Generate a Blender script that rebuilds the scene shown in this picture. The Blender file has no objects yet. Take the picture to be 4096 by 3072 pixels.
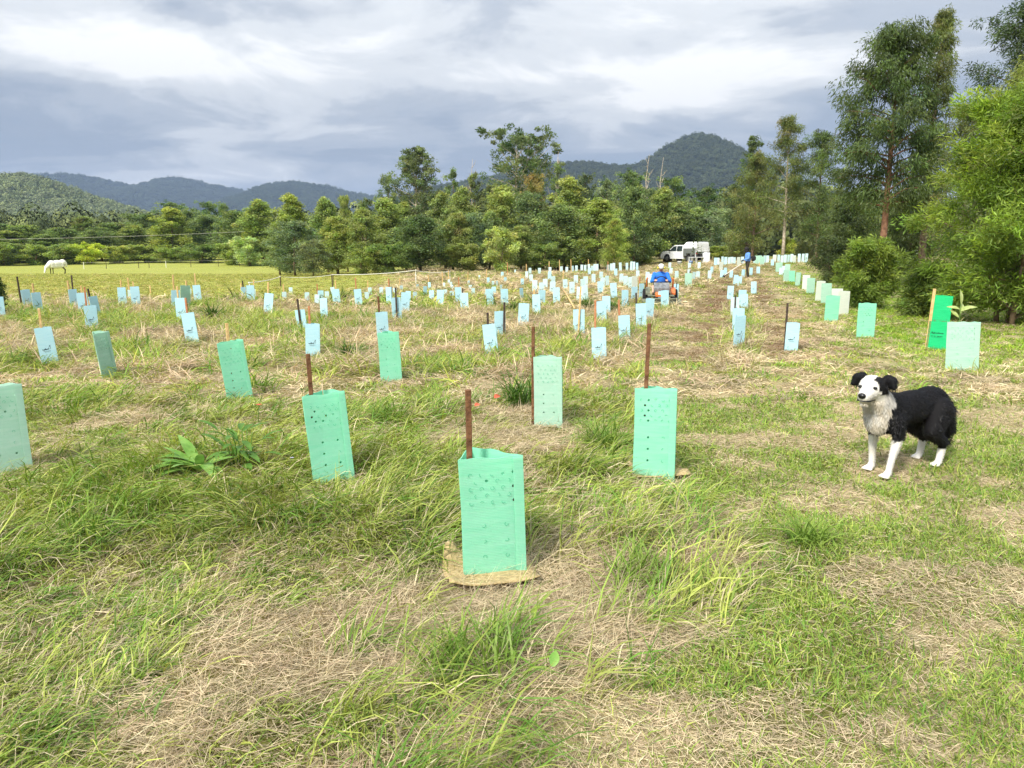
import bpy, bmesh, math, random
import numpy as np
from mathutils import Vector, Matrix, Euler

random.seed(7)
RNG = np.random.default_rng(11)
S = bpy.context.scene
COL = S.collection
R = math.radians

# ------------------------------------------------------------------ camera
CAM_H, PITCH, F = 1.45, R(9.7), 769.0          # F: focal length in pixels of a 1024 wide frame
cam_d = bpy.data.cameras.new('camera')
cam = bpy.data.objects.new('camera', cam_d)
COL.objects.link(cam)
cam.location = (0, 0, CAM_H)
cam.rotation_euler = (R(90) - PITCH, 0, 0)
cam_d.sensor_width = 36.0
cam_d.lens = F / 1024 * 36.0
cam_d.clip_start, cam_d.clip_end = 0.05, 20000
S.camera = cam

# ------------------------------------------------------------------ sky and sun
SUN_DIR = Vector((-0.42, -0.66, 0.74)).normalized()      # towards the sun
SUN_EL = math.asin(SUN_DIR.z)
SUN_AZ = math.atan2(SUN_DIR.x, SUN_DIR.y)
world = bpy.data.worlds.new('World')
S.world = world
world.use_nodes = True
wn, wl = world.node_tree.nodes, world.node_tree.links
wn.clear()
def W(t, **kw):
    n = wn.new(t)
    for k, v in kw.items():
        setattr(n, k, v)
    return n
def wmath(op, a, b=None):
    n = W('ShaderNodeMath', operation=op)
    for i, v in enumerate((a, b)):
        if v is None: continue
        if isinstance(v, (int, float)): n.inputs[i].default_value = v
        else: wl.new(v, n.inputs[i])
    return n.outputs[0]
tc = W('ShaderNodeTexCoord')
sep = W('ShaderNodeSeparateXYZ')
wl.new(tc.outputs['Generated'], sep.inputs[0])
zc = wmath('ADD', wmath('MAXIMUM', sep.outputs[2], 0.0), 0.13)
cx = wmath('DIVIDE', sep.outputs[0], zc)
cy = wmath('DIVIDE', sep.outputs[1], zc)
comb = W('ShaderNodeCombineXYZ')
wl.new(cx, comb.inputs[0]); wl.new(cy, comb.inputs[1])
def wnoise(scale, loc, detail, rough, dist):
    mp = W('ShaderNodeMapping')
    mp.inputs['Location'].default_value = loc
    mp.inputs['Scale'].default_value = scale
    wl.new(comb.outputs[0], mp.inputs[0])
    nz = W('ShaderNodeTexNoise')
    nz.inputs['Scale'].default_value = 1.0
    nz.inputs['Detail'].default_value = detail
    nz.inputs['Roughness'].default_value = rough
    nz.inputs['Distortion'].default_value = dist
    wl.new(mp.outputs[0], nz.inputs['Vector'])
    return nz.outputs['Fac']
n1 = wnoise((0.62, 0.80, 1), (4.3, 1.2, 0), 4.0, 0.48, 0.35)
n2 = wnoise((1.5, 1.5, 1), (1.7, 8.2, 3), 7.0, 0.6, 0.4)
n3 = wnoise((0.22, 0.35, 1), (7.1, 2.6, 9), 2.0, 0.4, 0.2)
def wramp(stops, fac, interp='EASE'):
    r = W('ShaderNodeValToRGB')
    r.color_ramp.interpolation = interp
    el = r.color_ramp.elements
    while len(el) < len(stops): el.new(0.5)
    for e, (p, c) in zip(el, stops):
        e.position = p
        e.color = c if len(c) == 4 else (*c, 1)
    wl.new(fac, r.inputs[0])
    return r.outputs[0]
g = lambda v: (v, v, v, 1)
elev = wramp([(0.0, g(0.56)), (0.03, g(0.60)), (0.065, g(0.45)), (0.12, g(0.39)), (0.17, g(0.52)),
              (0.215, g(0.66)), (0.30, g(0.52)), (0.6, g(0.5)), (1.0, g(0.5))], sep.outputs[2])
v = wmath('ADD', wmath('MULTIPLY', n1, 0.58), wmath('MULTIPLY', n2, 0.52))
v = wmath('ADD', v, wmath('MULTIPLY', n3, 0.07))
v = wmath('ADD', v, wmath('MULTIPLY', wmath('SUBTRACT', elev, 0.5), 0.72))
cloud = wramp([(0.38, (2.0, 2.3, 2.85, 1)), (0.49, (2.55, 2.85, 3.35, 1)), (0.57, (3.5, 3.78, 4.15, 1)),
               (0.645, (5.1, 5.3, 5.45, 1)), (0.73, (7.0, 7.0, 6.9, 1))], v)
nish = W('ShaderNodeTexSky', sky_type='NISHITA')
nish.sun_disc = False
nish.sun_elevation = SUN_EL
nish.sun_rotation = SUN_AZ
gap = wramp([(0.30, g(0.35)), (0.50, g(0.08)), (0.65, g(0.0))], v)
mixs = W('ShaderNodeMixRGB')
wl.new(gap, mixs.inputs[0]); wl.new(cloud, mixs.inputs[1]); wl.new(nish.outputs[0], mixs.inputs[2])
# an overcast sky is brighter overhead than at the horizon (standard overcast luminance, 1 + 2 sin elevation)
ov = wmath('MULTIPLY', wmath('ADD', wmath('MULTIPLY', wmath('MAXIMUM', sep.outputs[2], 0.0), 2.0), 1.0), 1 / 1.36)
ovc = W('ShaderNodeCombineXYZ')
for i_ in range(3): wl.new(ov, ovc.inputs[i_])
mulo = W('ShaderNodeMixRGB', blend_type='MULTIPLY'); mulo.inputs[0].default_value = 1
wl.new(mixs.outputs[0], mulo.inputs[1]); wl.new(ovc.outputs[0], mulo.inputs[2])
bg = W('ShaderNodeBackground')
bg.inputs['Strength'].default_value = 0.1
wl.new(mulo.outputs[0], bg.inputs[0])
wo = W('ShaderNodeOutputWorld')
wl.new(bg.outputs[0], wo.inputs[0])

sun_d = bpy.data.lights.new('sun', 'SUN')
sun_d.energy = 3.8
sun_d.angle = R(13)
sun_d.color = (1.0, 0.95, 0.86)
sun = bpy.data.objects.new('sun', sun_d)
sun.rotation_euler = SUN_DIR.to_track_quat('Z', 'Y').to_euler()
sun.location = (0, 0, 60)
COL.objects.link(sun)

S.view_settings.view_transform = 'Standard'
S.view_settings.look = 'None'
S.view_settings.exposure = 0.65
S.view_settings.gamma = 1.0
S.view_settings.use_curve_mapping = False
S.render.engine = 'CYCLES'
cy_ = S.cycles
cy_.max_bounces = 4
cy_.diffuse_bounces = 2
cy_.glossy_bounces = 2
cy_.transmission_bounces = 3
cy_.volume_bounces = 0
cy_.transparent_max_bounces = 6
cy_.caustics_reflective = False
cy_.caustics_refractive = False
cy_.sample_clamp_indirect = 6.0
cy_.use_denoising = True
cy_.use_adaptive_sampling = True
cy_.adaptive_threshold = 0.02
cy_.adaptive_min_samples = 16
world.cycles.sampling_method = 'MANUAL'
world.cycles.sample_map_resolution = 512

# ------------------------------------------------------------------ helpers: pixels of the 4096 wide photograph to directions
def ray(X, Y):
    u, v = (X / 4 - 512) / F, (384 - Y / 4) / F
    d = np.array([u, math.cos(PITCH) + v * math.sin(PITCH), v * math.cos(PITCH) - math.sin(PITCH)])
    return d / math.hypot(d[0], d[1])           # unit horizontal length

def _hash(ix, iy, seed):
    h = (ix.astype(np.int64) * 374761393 + iy.astype(np.int64) * 668265263 + seed * 974634777) & 0xffffffff
    h = ((h ^ (h >> 13)) * 1274126177) & 0xffffffff
    h = ((h ^ (h >> 16)) * 2246822519) & 0xffffffff
    return ((h ^ (h >> 15)) & 0xffffff) / float(0xffffff)
def vnoise(x, y, seed=0):
    x = np.asarray(x, float); y = np.asarray(y, float)
    ix, iy = np.floor(x), np.floor(y)
    fx, fy = x - ix, y - iy
    fx, fy = fx * fx * (3 - 2 * fx), fy * fy * (3 - 2 * fy)
    a, b = _hash(ix, iy, seed), _hash(ix + 1, iy, seed)
    c, d = _hash(ix, iy + 1, seed), _hash(ix + 1, iy + 1, seed)
    return (a * (1 - fx) + b * fx) * (1 - fy) + (c * (1 - fx) + d * fx) * fy
def fbm(x, y, seed=0, octs=4):
    s, a, t = 0.0, 0.5, 0.0
    for o in range(octs):
        s = s + a * vnoise(np.asarray(x) * 2 ** o + 17.3 * o, np.asarray(y) * 2 ** o - 9.1 * o, seed + o)
        t += a; a *= 0.5
    return s / t
def sm(x, a, b):
    t = np.clip((np.asarray(x, float) - a) / (b - a), 0, 1)
    return t * t * (3 - 2 * t)

# zones of the paddock, all in metres on the ground
def strip_t(x, y):
    return x - 0.30 * (y - 9.5)
def mown(x, y):
    """1 on the slashed strips, the cross track and the worn ground at the right; 0 in the rough grass"""
    x = np.asarray(x, float); y = np.asarray(y, float)
    wob = 0.55 * (fbm(x * 0.9, y * 0.9, 31, 3) - 0.5)
    t = strip_t(x, y) + wob * 0.9
    xb = np.interp(y, [0.5, 2.0, 2.45, 2.9, 3.4, 5.0, 7.0, 7.6], [-0.6, -0.05, 0.35, 0.95, 1.12, 1.05, 1.25, 0.8])
    near = sm(x + wob * 0.8 - xb, -0.15, 0.18) * (1 - sm(y, 9.0, 9.8))
    cross = sm(y + wob * 1.6, 7.2, 7.7) * (1 - sm(y + wob * 1.6, 8.9, 9.5)) * sm(x, -9, -6.5) * 0.9
    cross2 = sm(y + wob, 5.35, 5.6) * (1 - sm(y + wob, 6.25, 6.6)) * (1 - sm(x, -0.9, -0.3)) * 0.75
    far = sm(y, 8.8, 9.6) * (sm(t, 1.05, 1.45) * (1 - sm(t, 2.35, 2.6)) + sm(t, 3.05, 3.4))
    far = np.where(y > 52, far * (1 - sm(y, 52, 60)), far)
    pad = paddock(x, y)
    return np.clip(np.maximum.reduce([near, cross, cross2, far, pad]), 0, 1)
def bare(x, y):
    """brown slashed soil and mulch along the strips"""
    x = np.asarray(x, float); y = np.asarray(y, float)
    t = strip_t(x, y)
    n = fbm(x * 1.7, y * 0.9, 77, 4)
    b = np.exp(-((t - 2.15) / 0.38) ** 2) + 0.8 * np.exp(-((t - 3.45) / 0.33) ** 2) + 0.35 * np.exp(-((t - 1.5) / 0.3) ** 2)
    return np.clip(b * sm(y, 9, 12) * (1 - sm(y, 48, 56)) * sm(n, 0.3, 0.62) * 1.3, 0, 1)
def lawn(x, y):
    t = strip_t(x, y)
    return sm(t, 4.0, 5.6) * sm(y, 7, 12)
def paddock(x, y):
    x = np.asarray(x, float); y = np.asarray(y, float)
    return sm(y + 3 * (fbm(x * 0.3, y * 0.3, 12, 3) - 0.5), 20.5, 25.0) * sm(-x - 0.10 * y, 1.2, 4.0)
def ground_z(x, y, bumps=True):
    x = np.asarray(x, float); y = np.asarray(y, float)
    z = 0.80 * sm(x, 6, 21) * sm(y, 43, 59)
    z = z - 0.55 * sm(y, 30, 70) * sm(-x, 4, 22) * (1 - 1.9 * sm(y, 88, 135))
    z = z + 0.16 * np.exp(-((y - 21) / 7.0) ** 2) * sm(-x, 1, 9)
    z = z - 0.45 * np.exp(-((y - 42) / 9.0) ** 2) * np.exp(-((x + 9.5) / 6.0) ** 2)
    z = z - 0.15 * np.exp(-((y - 36) / 7.0) ** 2) * np.exp(-((x + 1.0) / 4.0) ** 2)
    if bumps:
        near = 1 - sm(y, 22, 45)
        m = 1 - 0.7 * mown(x, y)
        z = z + near * m * 0.13 * (fbm(x * 1.25, y * 1.25, 5, 3) - 0.5)
        z = z + near * 0.035 * (fbm(x * 3.7, y * 3.7, 9, 2) - 0.5)
        t = strip_t(x, y)
        z = z - 0.04 * near * sm(y, 9, 12) * (np.exp(-((t - 2.15) / 0.25) ** 2) + np.exp(-((t - 3.45) / 0.25) ** 2))
    return z
def hit(X, Y, H=0.0, dmax=64.0):
    """where the line of sight through (X, Y) comes H above the ground"""
    r = ray(X, Y)
    d = np.arange(1.2, dmax, 0.04)
    g = CAM_H + d * r[2] - ground_z(d * r[0], d * r[1]) - H
    k = np.argmax(g <= 0) if (g <= 0).any() else len(d) - 1
    return float(d[k] * r[0]), float(d[k] * r[1]), float(d[k])
def at(X, d):
    """ground point on the bearing of column X at distance d"""
    r = ray(X, 1010)
    x, y = d * r[0], d * r[1]
    return x, y, float(ground_z(x, y))
def zat(X, Y, d):
    return CAM_H + d * ray(X, Y)[2]

# ------------------------------------------------------------------ helpers: objects
def np_mesh(name, V, Fc, smooth=False):
    V = np.asarray(V, np.float32); Fc = np.asarray(Fc, np.int32)
    me = bpy.data.meshes.new(name)
    n, k = Fc.shape
    me.vertices.add(len(V)); me.vertices.foreach_set('co', V.ravel())
    me.loops.add(n * k); me.loops.foreach_set('vertex_index', Fc.ravel())
    me.polygons.add(n)
    me.polygons.foreach_set('loop_start', np.arange(0, n * k, k, dtype=np.int32))
    if smooth: me.polygons.foreach_set('use_smooth', np.ones(n, bool))
    me.update(calc_edges=True)
    return me
def set_col(me, C, name='col'):
    C = np.asarray(C, np.float32)
    if C.shape[1] == 3: C = np.hstack([C, np.ones((len(C), 1), np.float32)])
    a = me.attributes.new(name, 'FLOAT_COLOR', 'POINT')
    a.data.foreach_set('color', C.ravel())
def tag(o, label=None, cat=None, group=None, kind=None):
    for k, v in (('label', label), ('category', cat), ('group', group), ('kind', kind)):
        if v: o[k] = v
    return o
def add(name, me, mat=None, parent=None, loc=(0, 0, 0), rot=(0, 0, 0), scale=(1, 1, 1)):
    o = bpy.data.objects.new(name, me)
    COL.objects.link(o)
    o.location, o.rotation_euler, o.scale = loc, rot, scale
    if mat and not len(me.materials): me.materials.append(mat)
    if parent: o.parent = parent
    return o
def thing(name, label, cat, loc=(0, 0, 0), rot=(0, 0, 0), group=None, scale=(1, 1, 1)):
    o = bpy.data.objects.new(name, None)
    COL.objects.link(o)
    o.empty_display_size = 0.1
    o.location, o.rotation_euler, o.scale = loc, rot, scale
    return tag(o, label, cat, group)
def bm_mesh(name, bm, smooth=False, bevel=0.0, seg=1):
    if bevel:
        bmesh.ops.bevel(bm, geom=[e for e in bm.edges if e.is_manifold and e.calc_face_angle(0) > 0.5], offset=bevel, segments=seg, affect='EDGES', profile=0.5)
    bmesh.ops.recalc_face_normals(bm, faces=bm.faces)
    me = bpy.data.meshes.new(name)
    bm.to_mesh(me); bm.free()
    if smooth:
        for p in me.polygons: p.use_smooth = True
    return me
def box(bm, c, s, rot=None):
    m = Matrix.Translation(c) @ (rot.to_matrix().to_4x4() if rot else Matrix()) @ Matrix.Diagonal((*s, 1))
    bmesh.ops.create_cube(bm, size=1, matrix=m)
def tube(bm, pts, rad, n=8, cap=True):
    """tapered tube through pts"""
    pts = [Vector(p) for p in pts]
    if not hasattr(rad, '__len__'): rad = [rad] * len(pts)
    rings = []
    ref = Vector((0.31, 0.95, 0.1))
    for i, p in enumerate(pts):
        d = (pts[min(i + 1, len(pts) - 1)] - pts[max(i - 1, 0)]).normalized()
        a = d.cross(ref)
        if a.length < 1e-3: a = d.cross(Vector((1, 0, 0)))
        a.normalize(); b = d.cross(a)
        rings.append([bm.verts.new(p + (a * math.cos(t) + b * math.sin(t)) * rad[i]) for t in [2 * math.pi * j / n for j in range(n)]])
    for r0, r1 in zip(rings, rings[1:]):
        for j in range(n):
            bm.faces.new((r0[j], r0[(j + 1) % n], r1[(j + 1) % n], r1[j]))
    if cap:
        bm.faces.new(rings[0][::-1]); bm.faces.new(rings[-1])
def prism(bm, prof, y0, y1, taper=None):
    """side profile (x, z) extruded across y; taper(x, z) pulls the sides in"""
    f = taper or (lambda x, z: 0.0)
    a = [bm.verts.new((x, y0 + f(x, z), z)) for x, z in prof]
    b = [bm.verts.new((x, y1 - f(x, z), z)) for x, z in prof]
    bm.faces.new(a); bm.faces.new(b[::-1])
    for i in range(len(prof)):
        j = (i + 1) % len(prof)
        bm.faces.new((a[i], b[i], b[j], a[j]))
def part(name, mat, parent, build, smooth=False, bevel=0.0, seg=1, **kw):
    bm = bmesh.new(); build(bm)
    return add(name, bm_mesh(name, bm, smooth, bevel, seg), mat, parent, **kw)

# ------------------------------------------------------------------ helpers: materials
def srgb(r, g, b):
    f = lambda c: (c / 255 / 12.92) if c <= 10 else ((c / 255 + 0.055) / 1.055) ** 2.4
    return (f(r), f(g), f(b), 1)
def mat_new(name):
    m = bpy.data.materials.new(name)
    m.use_nodes = True
    nt = m.node_tree
    return m, nt.nodes, nt.links, nt.nodes['Principled BSDF'], nt.nodes['Material Output']
def noisy(name, c1, c2, scale=8.0, rough=0.7, bump=0.0, metallic=0.0, spec=0.3, trans=0.0, detail=5.0):
    """two-colour procedural noise material"""
    m, n, l, b, out = mat_new(name)
    t = n.new('ShaderNodeTexCoord')
    nz = n.new('ShaderNodeTexNoise')
    nz.inputs['Scale'].default_value = scale
    nz.inputs['Detail'].default_value = detail
    l.new(t.outputs['Object'], nz.inputs['Vector'])
    r = n.new('ShaderNodeValToRGB')
    r.color_ramp.elements[0].position, r.color_ramp.elements[1].position = 0.32, 0.68
    r.color_ramp.elements[0].color = c1 if len(c1) == 4 else (*c1, 1)
    r.color_ramp.elements[1].color = c2 if len(c2) == 4 else (*c2, 1)
    l.new(nz.outputs['Fac'], r.inputs[0])
    l.new(r.outputs[0], b.inputs['Base Color'])
    b.inputs['Roughness'].default_value = rough
    b.inputs['Metallic'].default_value = metallic
    b.inputs['Specular IOR Level'].default_value = spec
    if bump:
        bp = n.new('ShaderNodeBump')
        bp.inputs['Strength'].default_value = bump
        bp.inputs['Distance'].default_value = 0.02
        l.new(nz.outputs['Fac'], bp.inputs['Height']); l.new(bp.outputs[0], b.inputs['Normal'])
    if trans:
        tr = n.new('ShaderNodeBsdfTranslucent'); l.new(r.outputs[0], tr.inputs[0])
        mx = n.new('ShaderNodeMixShader'); mx.inputs[0].default_value = trans
        l.new(b.outputs[0], mx.inputs[1]); l.new(tr.outputs[0], mx.inputs[2]); l.new(mx.outputs[0], out.inputs[0])
    return m
def attr_mat(name, attr='col', kind='GEOMETRY', rough=0.7, spec=0.2, trans=0.0, objcol=False, blade=False, tcol=(1, 1, 1)):
    """colour from an attribute (times the object's own colour, times a blade's own shade)"""
    m, n, l, b, out = mat_new(name)
    a = n.new('ShaderNodeAttribute'); a.attribute_name = attr; a.attribute_type = kind
    c = a.outputs['Color']
    def mul(x, y):
        mm = n.new('ShaderNodeMixRGB'); mm.blend_type = 'MULTIPLY'; mm.inputs[0].default_value = 1
        l.new(x, mm.inputs[1]); l.new(y, mm.inputs[2]); return mm.outputs[0]
    if objcol:
        oi = n.new('ShaderNodeObjectInfo'); c = mul(c, oi.outputs['Color'])
    if blade:
        a2 = n.new('ShaderNodeAttribute'); a2.attribute_name = 'shade'; c = mul(c, a2.outputs['Color'])
    l.new(c, b.inputs['Base Color'])
    b.inputs['Roughness'].default_value = rough
    b.inputs['Specular IOR Level'].default_value = spec
    if trans:
        tr = n.new('ShaderNodeBsdfTranslucent')
        mm = n.new('ShaderNodeMixRGB'); mm.blend_type = 'MULTIPLY'; mm.inputs[0].default_value = 1
        mm.inputs[2].default_value = (*tcol, 1); l.new(c, mm.inputs[1]); l.new(mm.outputs[0], tr.inputs[0])
        mx = n.new('ShaderNodeMixShader'); mx.inputs[0].default_value = trans
        l.new(b.outputs[0], mx.inputs[1]); l.new(tr.outputs[0], mx.inputs[2]); l.new(mx.outputs[0], out.inputs[0])
    return m

M = {}
M['leaf'] = attr_mat('leaf', objcol=True, rough=0.5, spec=0.35, trans=0.42, tcol=(1.25, 1.2, 0.6))
M['near_grass'] = attr_mat('near_grass', rough=0.55, spec=0.25, trans=0.28, tcol=(1.2, 1.15, 0.7))
M['grass'] = attr_mat('grass', 'icol', 'INSTANCER', blade=True, rough=0.55, spec=0.25, trans=0.30, tcol=(1.2, 1.15, 0.7))
M['forest'] = attr_mat('forest', 'icol', 'INSTANCER', blade=True, rough=0.7, spec=0.1)
M['bark'] = noisy('bark', srgb(92, 74, 58), srgb(150, 130, 108), 9, 0.9, 0.6)
M['pale_bark'] = noisy('pale_bark', srgb(140, 125, 105), srgb(200, 188, 168), 6, 0.85, 0.4)
M['red_bark'] = noisy('red_bark', srgb(96, 66, 50), srgb(150, 112, 88), 7, 0.9, 0.6)
M['skin'] = attr_mat('figure', rough=0.75, spec=0.2)
M['blade_dark'] = noisy('blade_dark', srgb(50, 84, 24), srgb(104, 140, 48), 9, 0.5, 0, 0, 0.35, 0.28)
M['weed_leaf'] = noisy('weed_leaf', srgb(100, 150, 55), srgb(152, 190, 96), 14, 0.45, 0, 0, 0.4, 0.25)

# ================================================================== THE SETTING
# ------------------------------------------------------------------ ground: one sheet, fine near the camera, out to the horizon
def graded(lo, hi, step, fine_lo, fine_hi, grow=1.085):
    a = list(np.arange(fine_lo, fine_hi + 1e-6, step))
    s, v = step, fine_hi
    while v < hi:
        s *= grow; v += s; a.append(v)
    s, v = step, fine_lo
    b = []
    while v > lo:
        s *= grow; v -= s; b.append(v)
    return np.array(b[::-1] + a)
gx = graded(-5200, 5200, 0.10, -7, 8)
gy = graded(-120, 6000, 0.10, 1.0, 14, 1.06)
XX, YY = np.meshgrid(gx, gy)
ZZ = ground_z(XX, YY)
nx, ny = len(gx), len(gy)
idx = np.arange(nx * ny).reshape(ny, nx)
Fq = np.stack([idx[:-1, :-1], idx[:-1, 1:], idx[1:, 1:], idx[1:, :-1]], -1).reshape(-1, 4)
gme = np_mesh('ground', np.stack([XX, YY, ZZ], -1).reshape(-1, 3), Fq, True)
L3 = lambda *c: np.array(srgb(*c)[:3])
def mixc(a, b, t):
    return a * (1 - t[..., None]) + b * t[..., None]
xx, yy = XX.ravel(), YY.ravel()
big = fbm(xx * 0.35, yy * 0.35, 3, 3)
fin = fbm(xx * 2.3, yy * 2.3, 4, 3)
C = mixc(np.tile(L3(112, 112, 56), (len(xx), 1)), L3(152, 140, 102), sm(fin, 0.35, 0.65))
C = mixc(C, L3(178, 164, 130), mown(xx, yy) * sm(fin, 0.25, 0.6) * 0.9)
C = mixc(C, L3(124, 100, 76), bare(xx, yy))
C = mixc(C, L3(112, 138, 46), lawn(xx, yy) * sm(big, 0.3, 0.6) * 0.85)
pd = paddock(xx, yy)
C = mixc(C, mixc(np.tile(L3(150, 152, 78), (len(xx), 1)), L3(172, 164, 96), sm(fbm(xx * .2, yy * .35, 8, 3), .45, .62)), pd)
C = mixc(C, np.tile(L3(160, 168, 82), (len(xx), 1)), pd * sm(yy, 28, 40) * 0.7)
C = mixc(C, np.tile(L3(92, 104, 50), (len(xx), 1)), sm(yy, 135, 165))
set_col(gme, C)
m, n, l, b, out = mat_new('ground_soil')
a = n.new('ShaderNodeAttribute'); a.attribute_name = 'col'
tcn = n.new('ShaderNodeTexCoord')
nz = n.new('ShaderNodeTexNoise'); nz.inputs['Scale'].default_value = 14; nz.inputs['Detail'].default_value = 8; nz.inputs['Roughness'].default_value = 0.7
l.new(tcn.outputs['Object'], nz.inputs['Vector'])
rp = n.new('ShaderNodeValToRGB')
rp.color_ramp.elements[0].position, rp.color_ramp.elements[1].position = 0.34, 0.66
rp.color_ramp.elements[0].color, rp.color_ramp.elements[1].color = (0.55, 0.52, 0.48, 1), (1.25, 1.25, 1.2, 1)
l.new(nz.outputs['Fac'], rp.inputs[0])
mm = n.new('ShaderNodeMixRGB'); mm.blend_type = 'MULTIPLY'; mm.inputs[0].default_value = 1
l.new(a.outputs['Color'], mm.inputs[1]); l.new(rp.outputs[0], mm.inputs[2]); l.new(mm.outputs[0], b.inputs['Base Color'])
bp = n.new('ShaderNodeBump'); bp.inputs['Strength'].default_value = 0.8; bp.inputs['Distance'].default_value = 0.03
l.new(nz.outputs['Fac'], bp.inputs['Height']); l.new(bp.outputs[0], b.inputs['Normal'])
b.inputs['Roughness'].default_value = 0.95; b.inputs['Specular IOR Level'].default_value = 0.1
ground = add('ground', gme, m)
tag(ground, 'grassy field of rough tussocks and slashed straw-coloured strips', 'ground', kind='structure')

# ------------------------------------------------------------------ instancing of uncountable things
def variants(name, meshes, mat):
    c = bpy.data.collections.new(name)
    for i, me in enumerate(meshes):
        if not len(me.materials): me.materials.append(mat)
        c.objects.link(bpy.data.objects.new('%s_%02d' % (name, i), me))
    return c
def scatter(name, P, rot, scl, ind, colr, coll):
    me = bpy.data.meshes.new(name)
    me.vertices.add(len(P)); me.vertices.foreach_set('co', np.asarray(P, np.float32).ravel())
    def at_(nm, ty, key, arr, dt=np.float32):
        a = me.attributes.new(nm, ty, 'POINT'); a.data.foreach_set(key, np.asarray(arr, dt).ravel())
    at_('rot', 'FLOAT_VECTOR', 'vector', rot)
    at_('scl', 'FLOAT_VECTOR', 'vector', scl)
    at_('ind', 'INT', 'value', ind, np.int32)
    at_('icol', 'FLOAT_COLOR', 'color', np.hstack([colr, np.ones((len(P), 1))]))
    o = add(name, me)
    ng = bpy.data.node_groups.new(name, 'GeometryNodeTree')
    ng.interface.new_socket('Geometry', in_out='INPUT', socket_type='NodeSocketGeometry')
    ng.interface.new_socket('Geometry', in_out='OUTPUT', socket_type='NodeSocketGeometry')
    N, L = ng.nodes, ng.links
    gi, go = N.new('NodeGroupInput'), N.new('NodeGroupOutput')
    iop, ci = N.new('GeometryNodeInstanceOnPoints'), N.new('GeometryNodeCollectionInfo')
    ci.inputs['Collection'].default_value = coll
    ci.inputs['Separate Children'].default_value = True
    ci.inputs['Reset Children'].default_value = True
    def named(nm, ty):
        a = N.new('GeometryNodeInputNamedAttribute'); a.data_type = ty; a.inputs[0].default_value = nm
        return a.outputs[0]
    er = N.new('FunctionNodeEulerToRotation')
    L.new(named('rot', 'FLOAT_VECTOR'), er.inputs[0])
    L.new(gi.outputs[0], iop.inputs['Points']); L.new(ci.outputs[0], iop.inputs['Instance'])
    iop.inputs['Pick Instance'].default_value = True
    L.new(named('ind', 'INT'), iop.inputs['Instance Index'])
    L.new(er.outputs[0], iop.inputs['Rotation']); L.new(named('scl', 'FLOAT_VECTOR'), iop.inputs['Scale'])
    L.new(iop.outputs[0], go.inputs[0])
    md = o.modifiers.new('scatter', 'NODES'); md.node_group = ng
    return o

# ------------------------------------------------------------------ leaves
def leaf_quads(Cn, D, Nn, Ln, Wd):
    """diamond leaves: centre, axis, rough normal, length, width"""
    D = D / (np.linalg.norm(D, axis=1, keepdims=True) + 1e-9)
    Sd = np.cross(D, Nn); Sd /= (np.linalg.norm(Sd, axis=1, keepdims=True) + 1e-9)
    Up = np.cross(Sd, D)
    h, w = Ln[:, None] / 2, Wd[:, None] / 2
    V = np.stack([Cn - D * h, Cn + Sd * w - D * h * 0.1 + Up * w * 0.5, Cn + D * h, Cn - Sd * w - D * h * 0.1 + Up * w * 0.5], 1).reshape(-1, 3)
    Fq = np.arange(len(V)).reshape(-1, 4)
    return V, Fq
def jit(c, s, n, rng):
    c = np.asarray(c, float)
    return np.clip(c * (1 + rng.normal(0, s, (n, 1))) * (1 + rng.normal(0, s * 0.35, (n, 3))), 0.004, 1)

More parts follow.
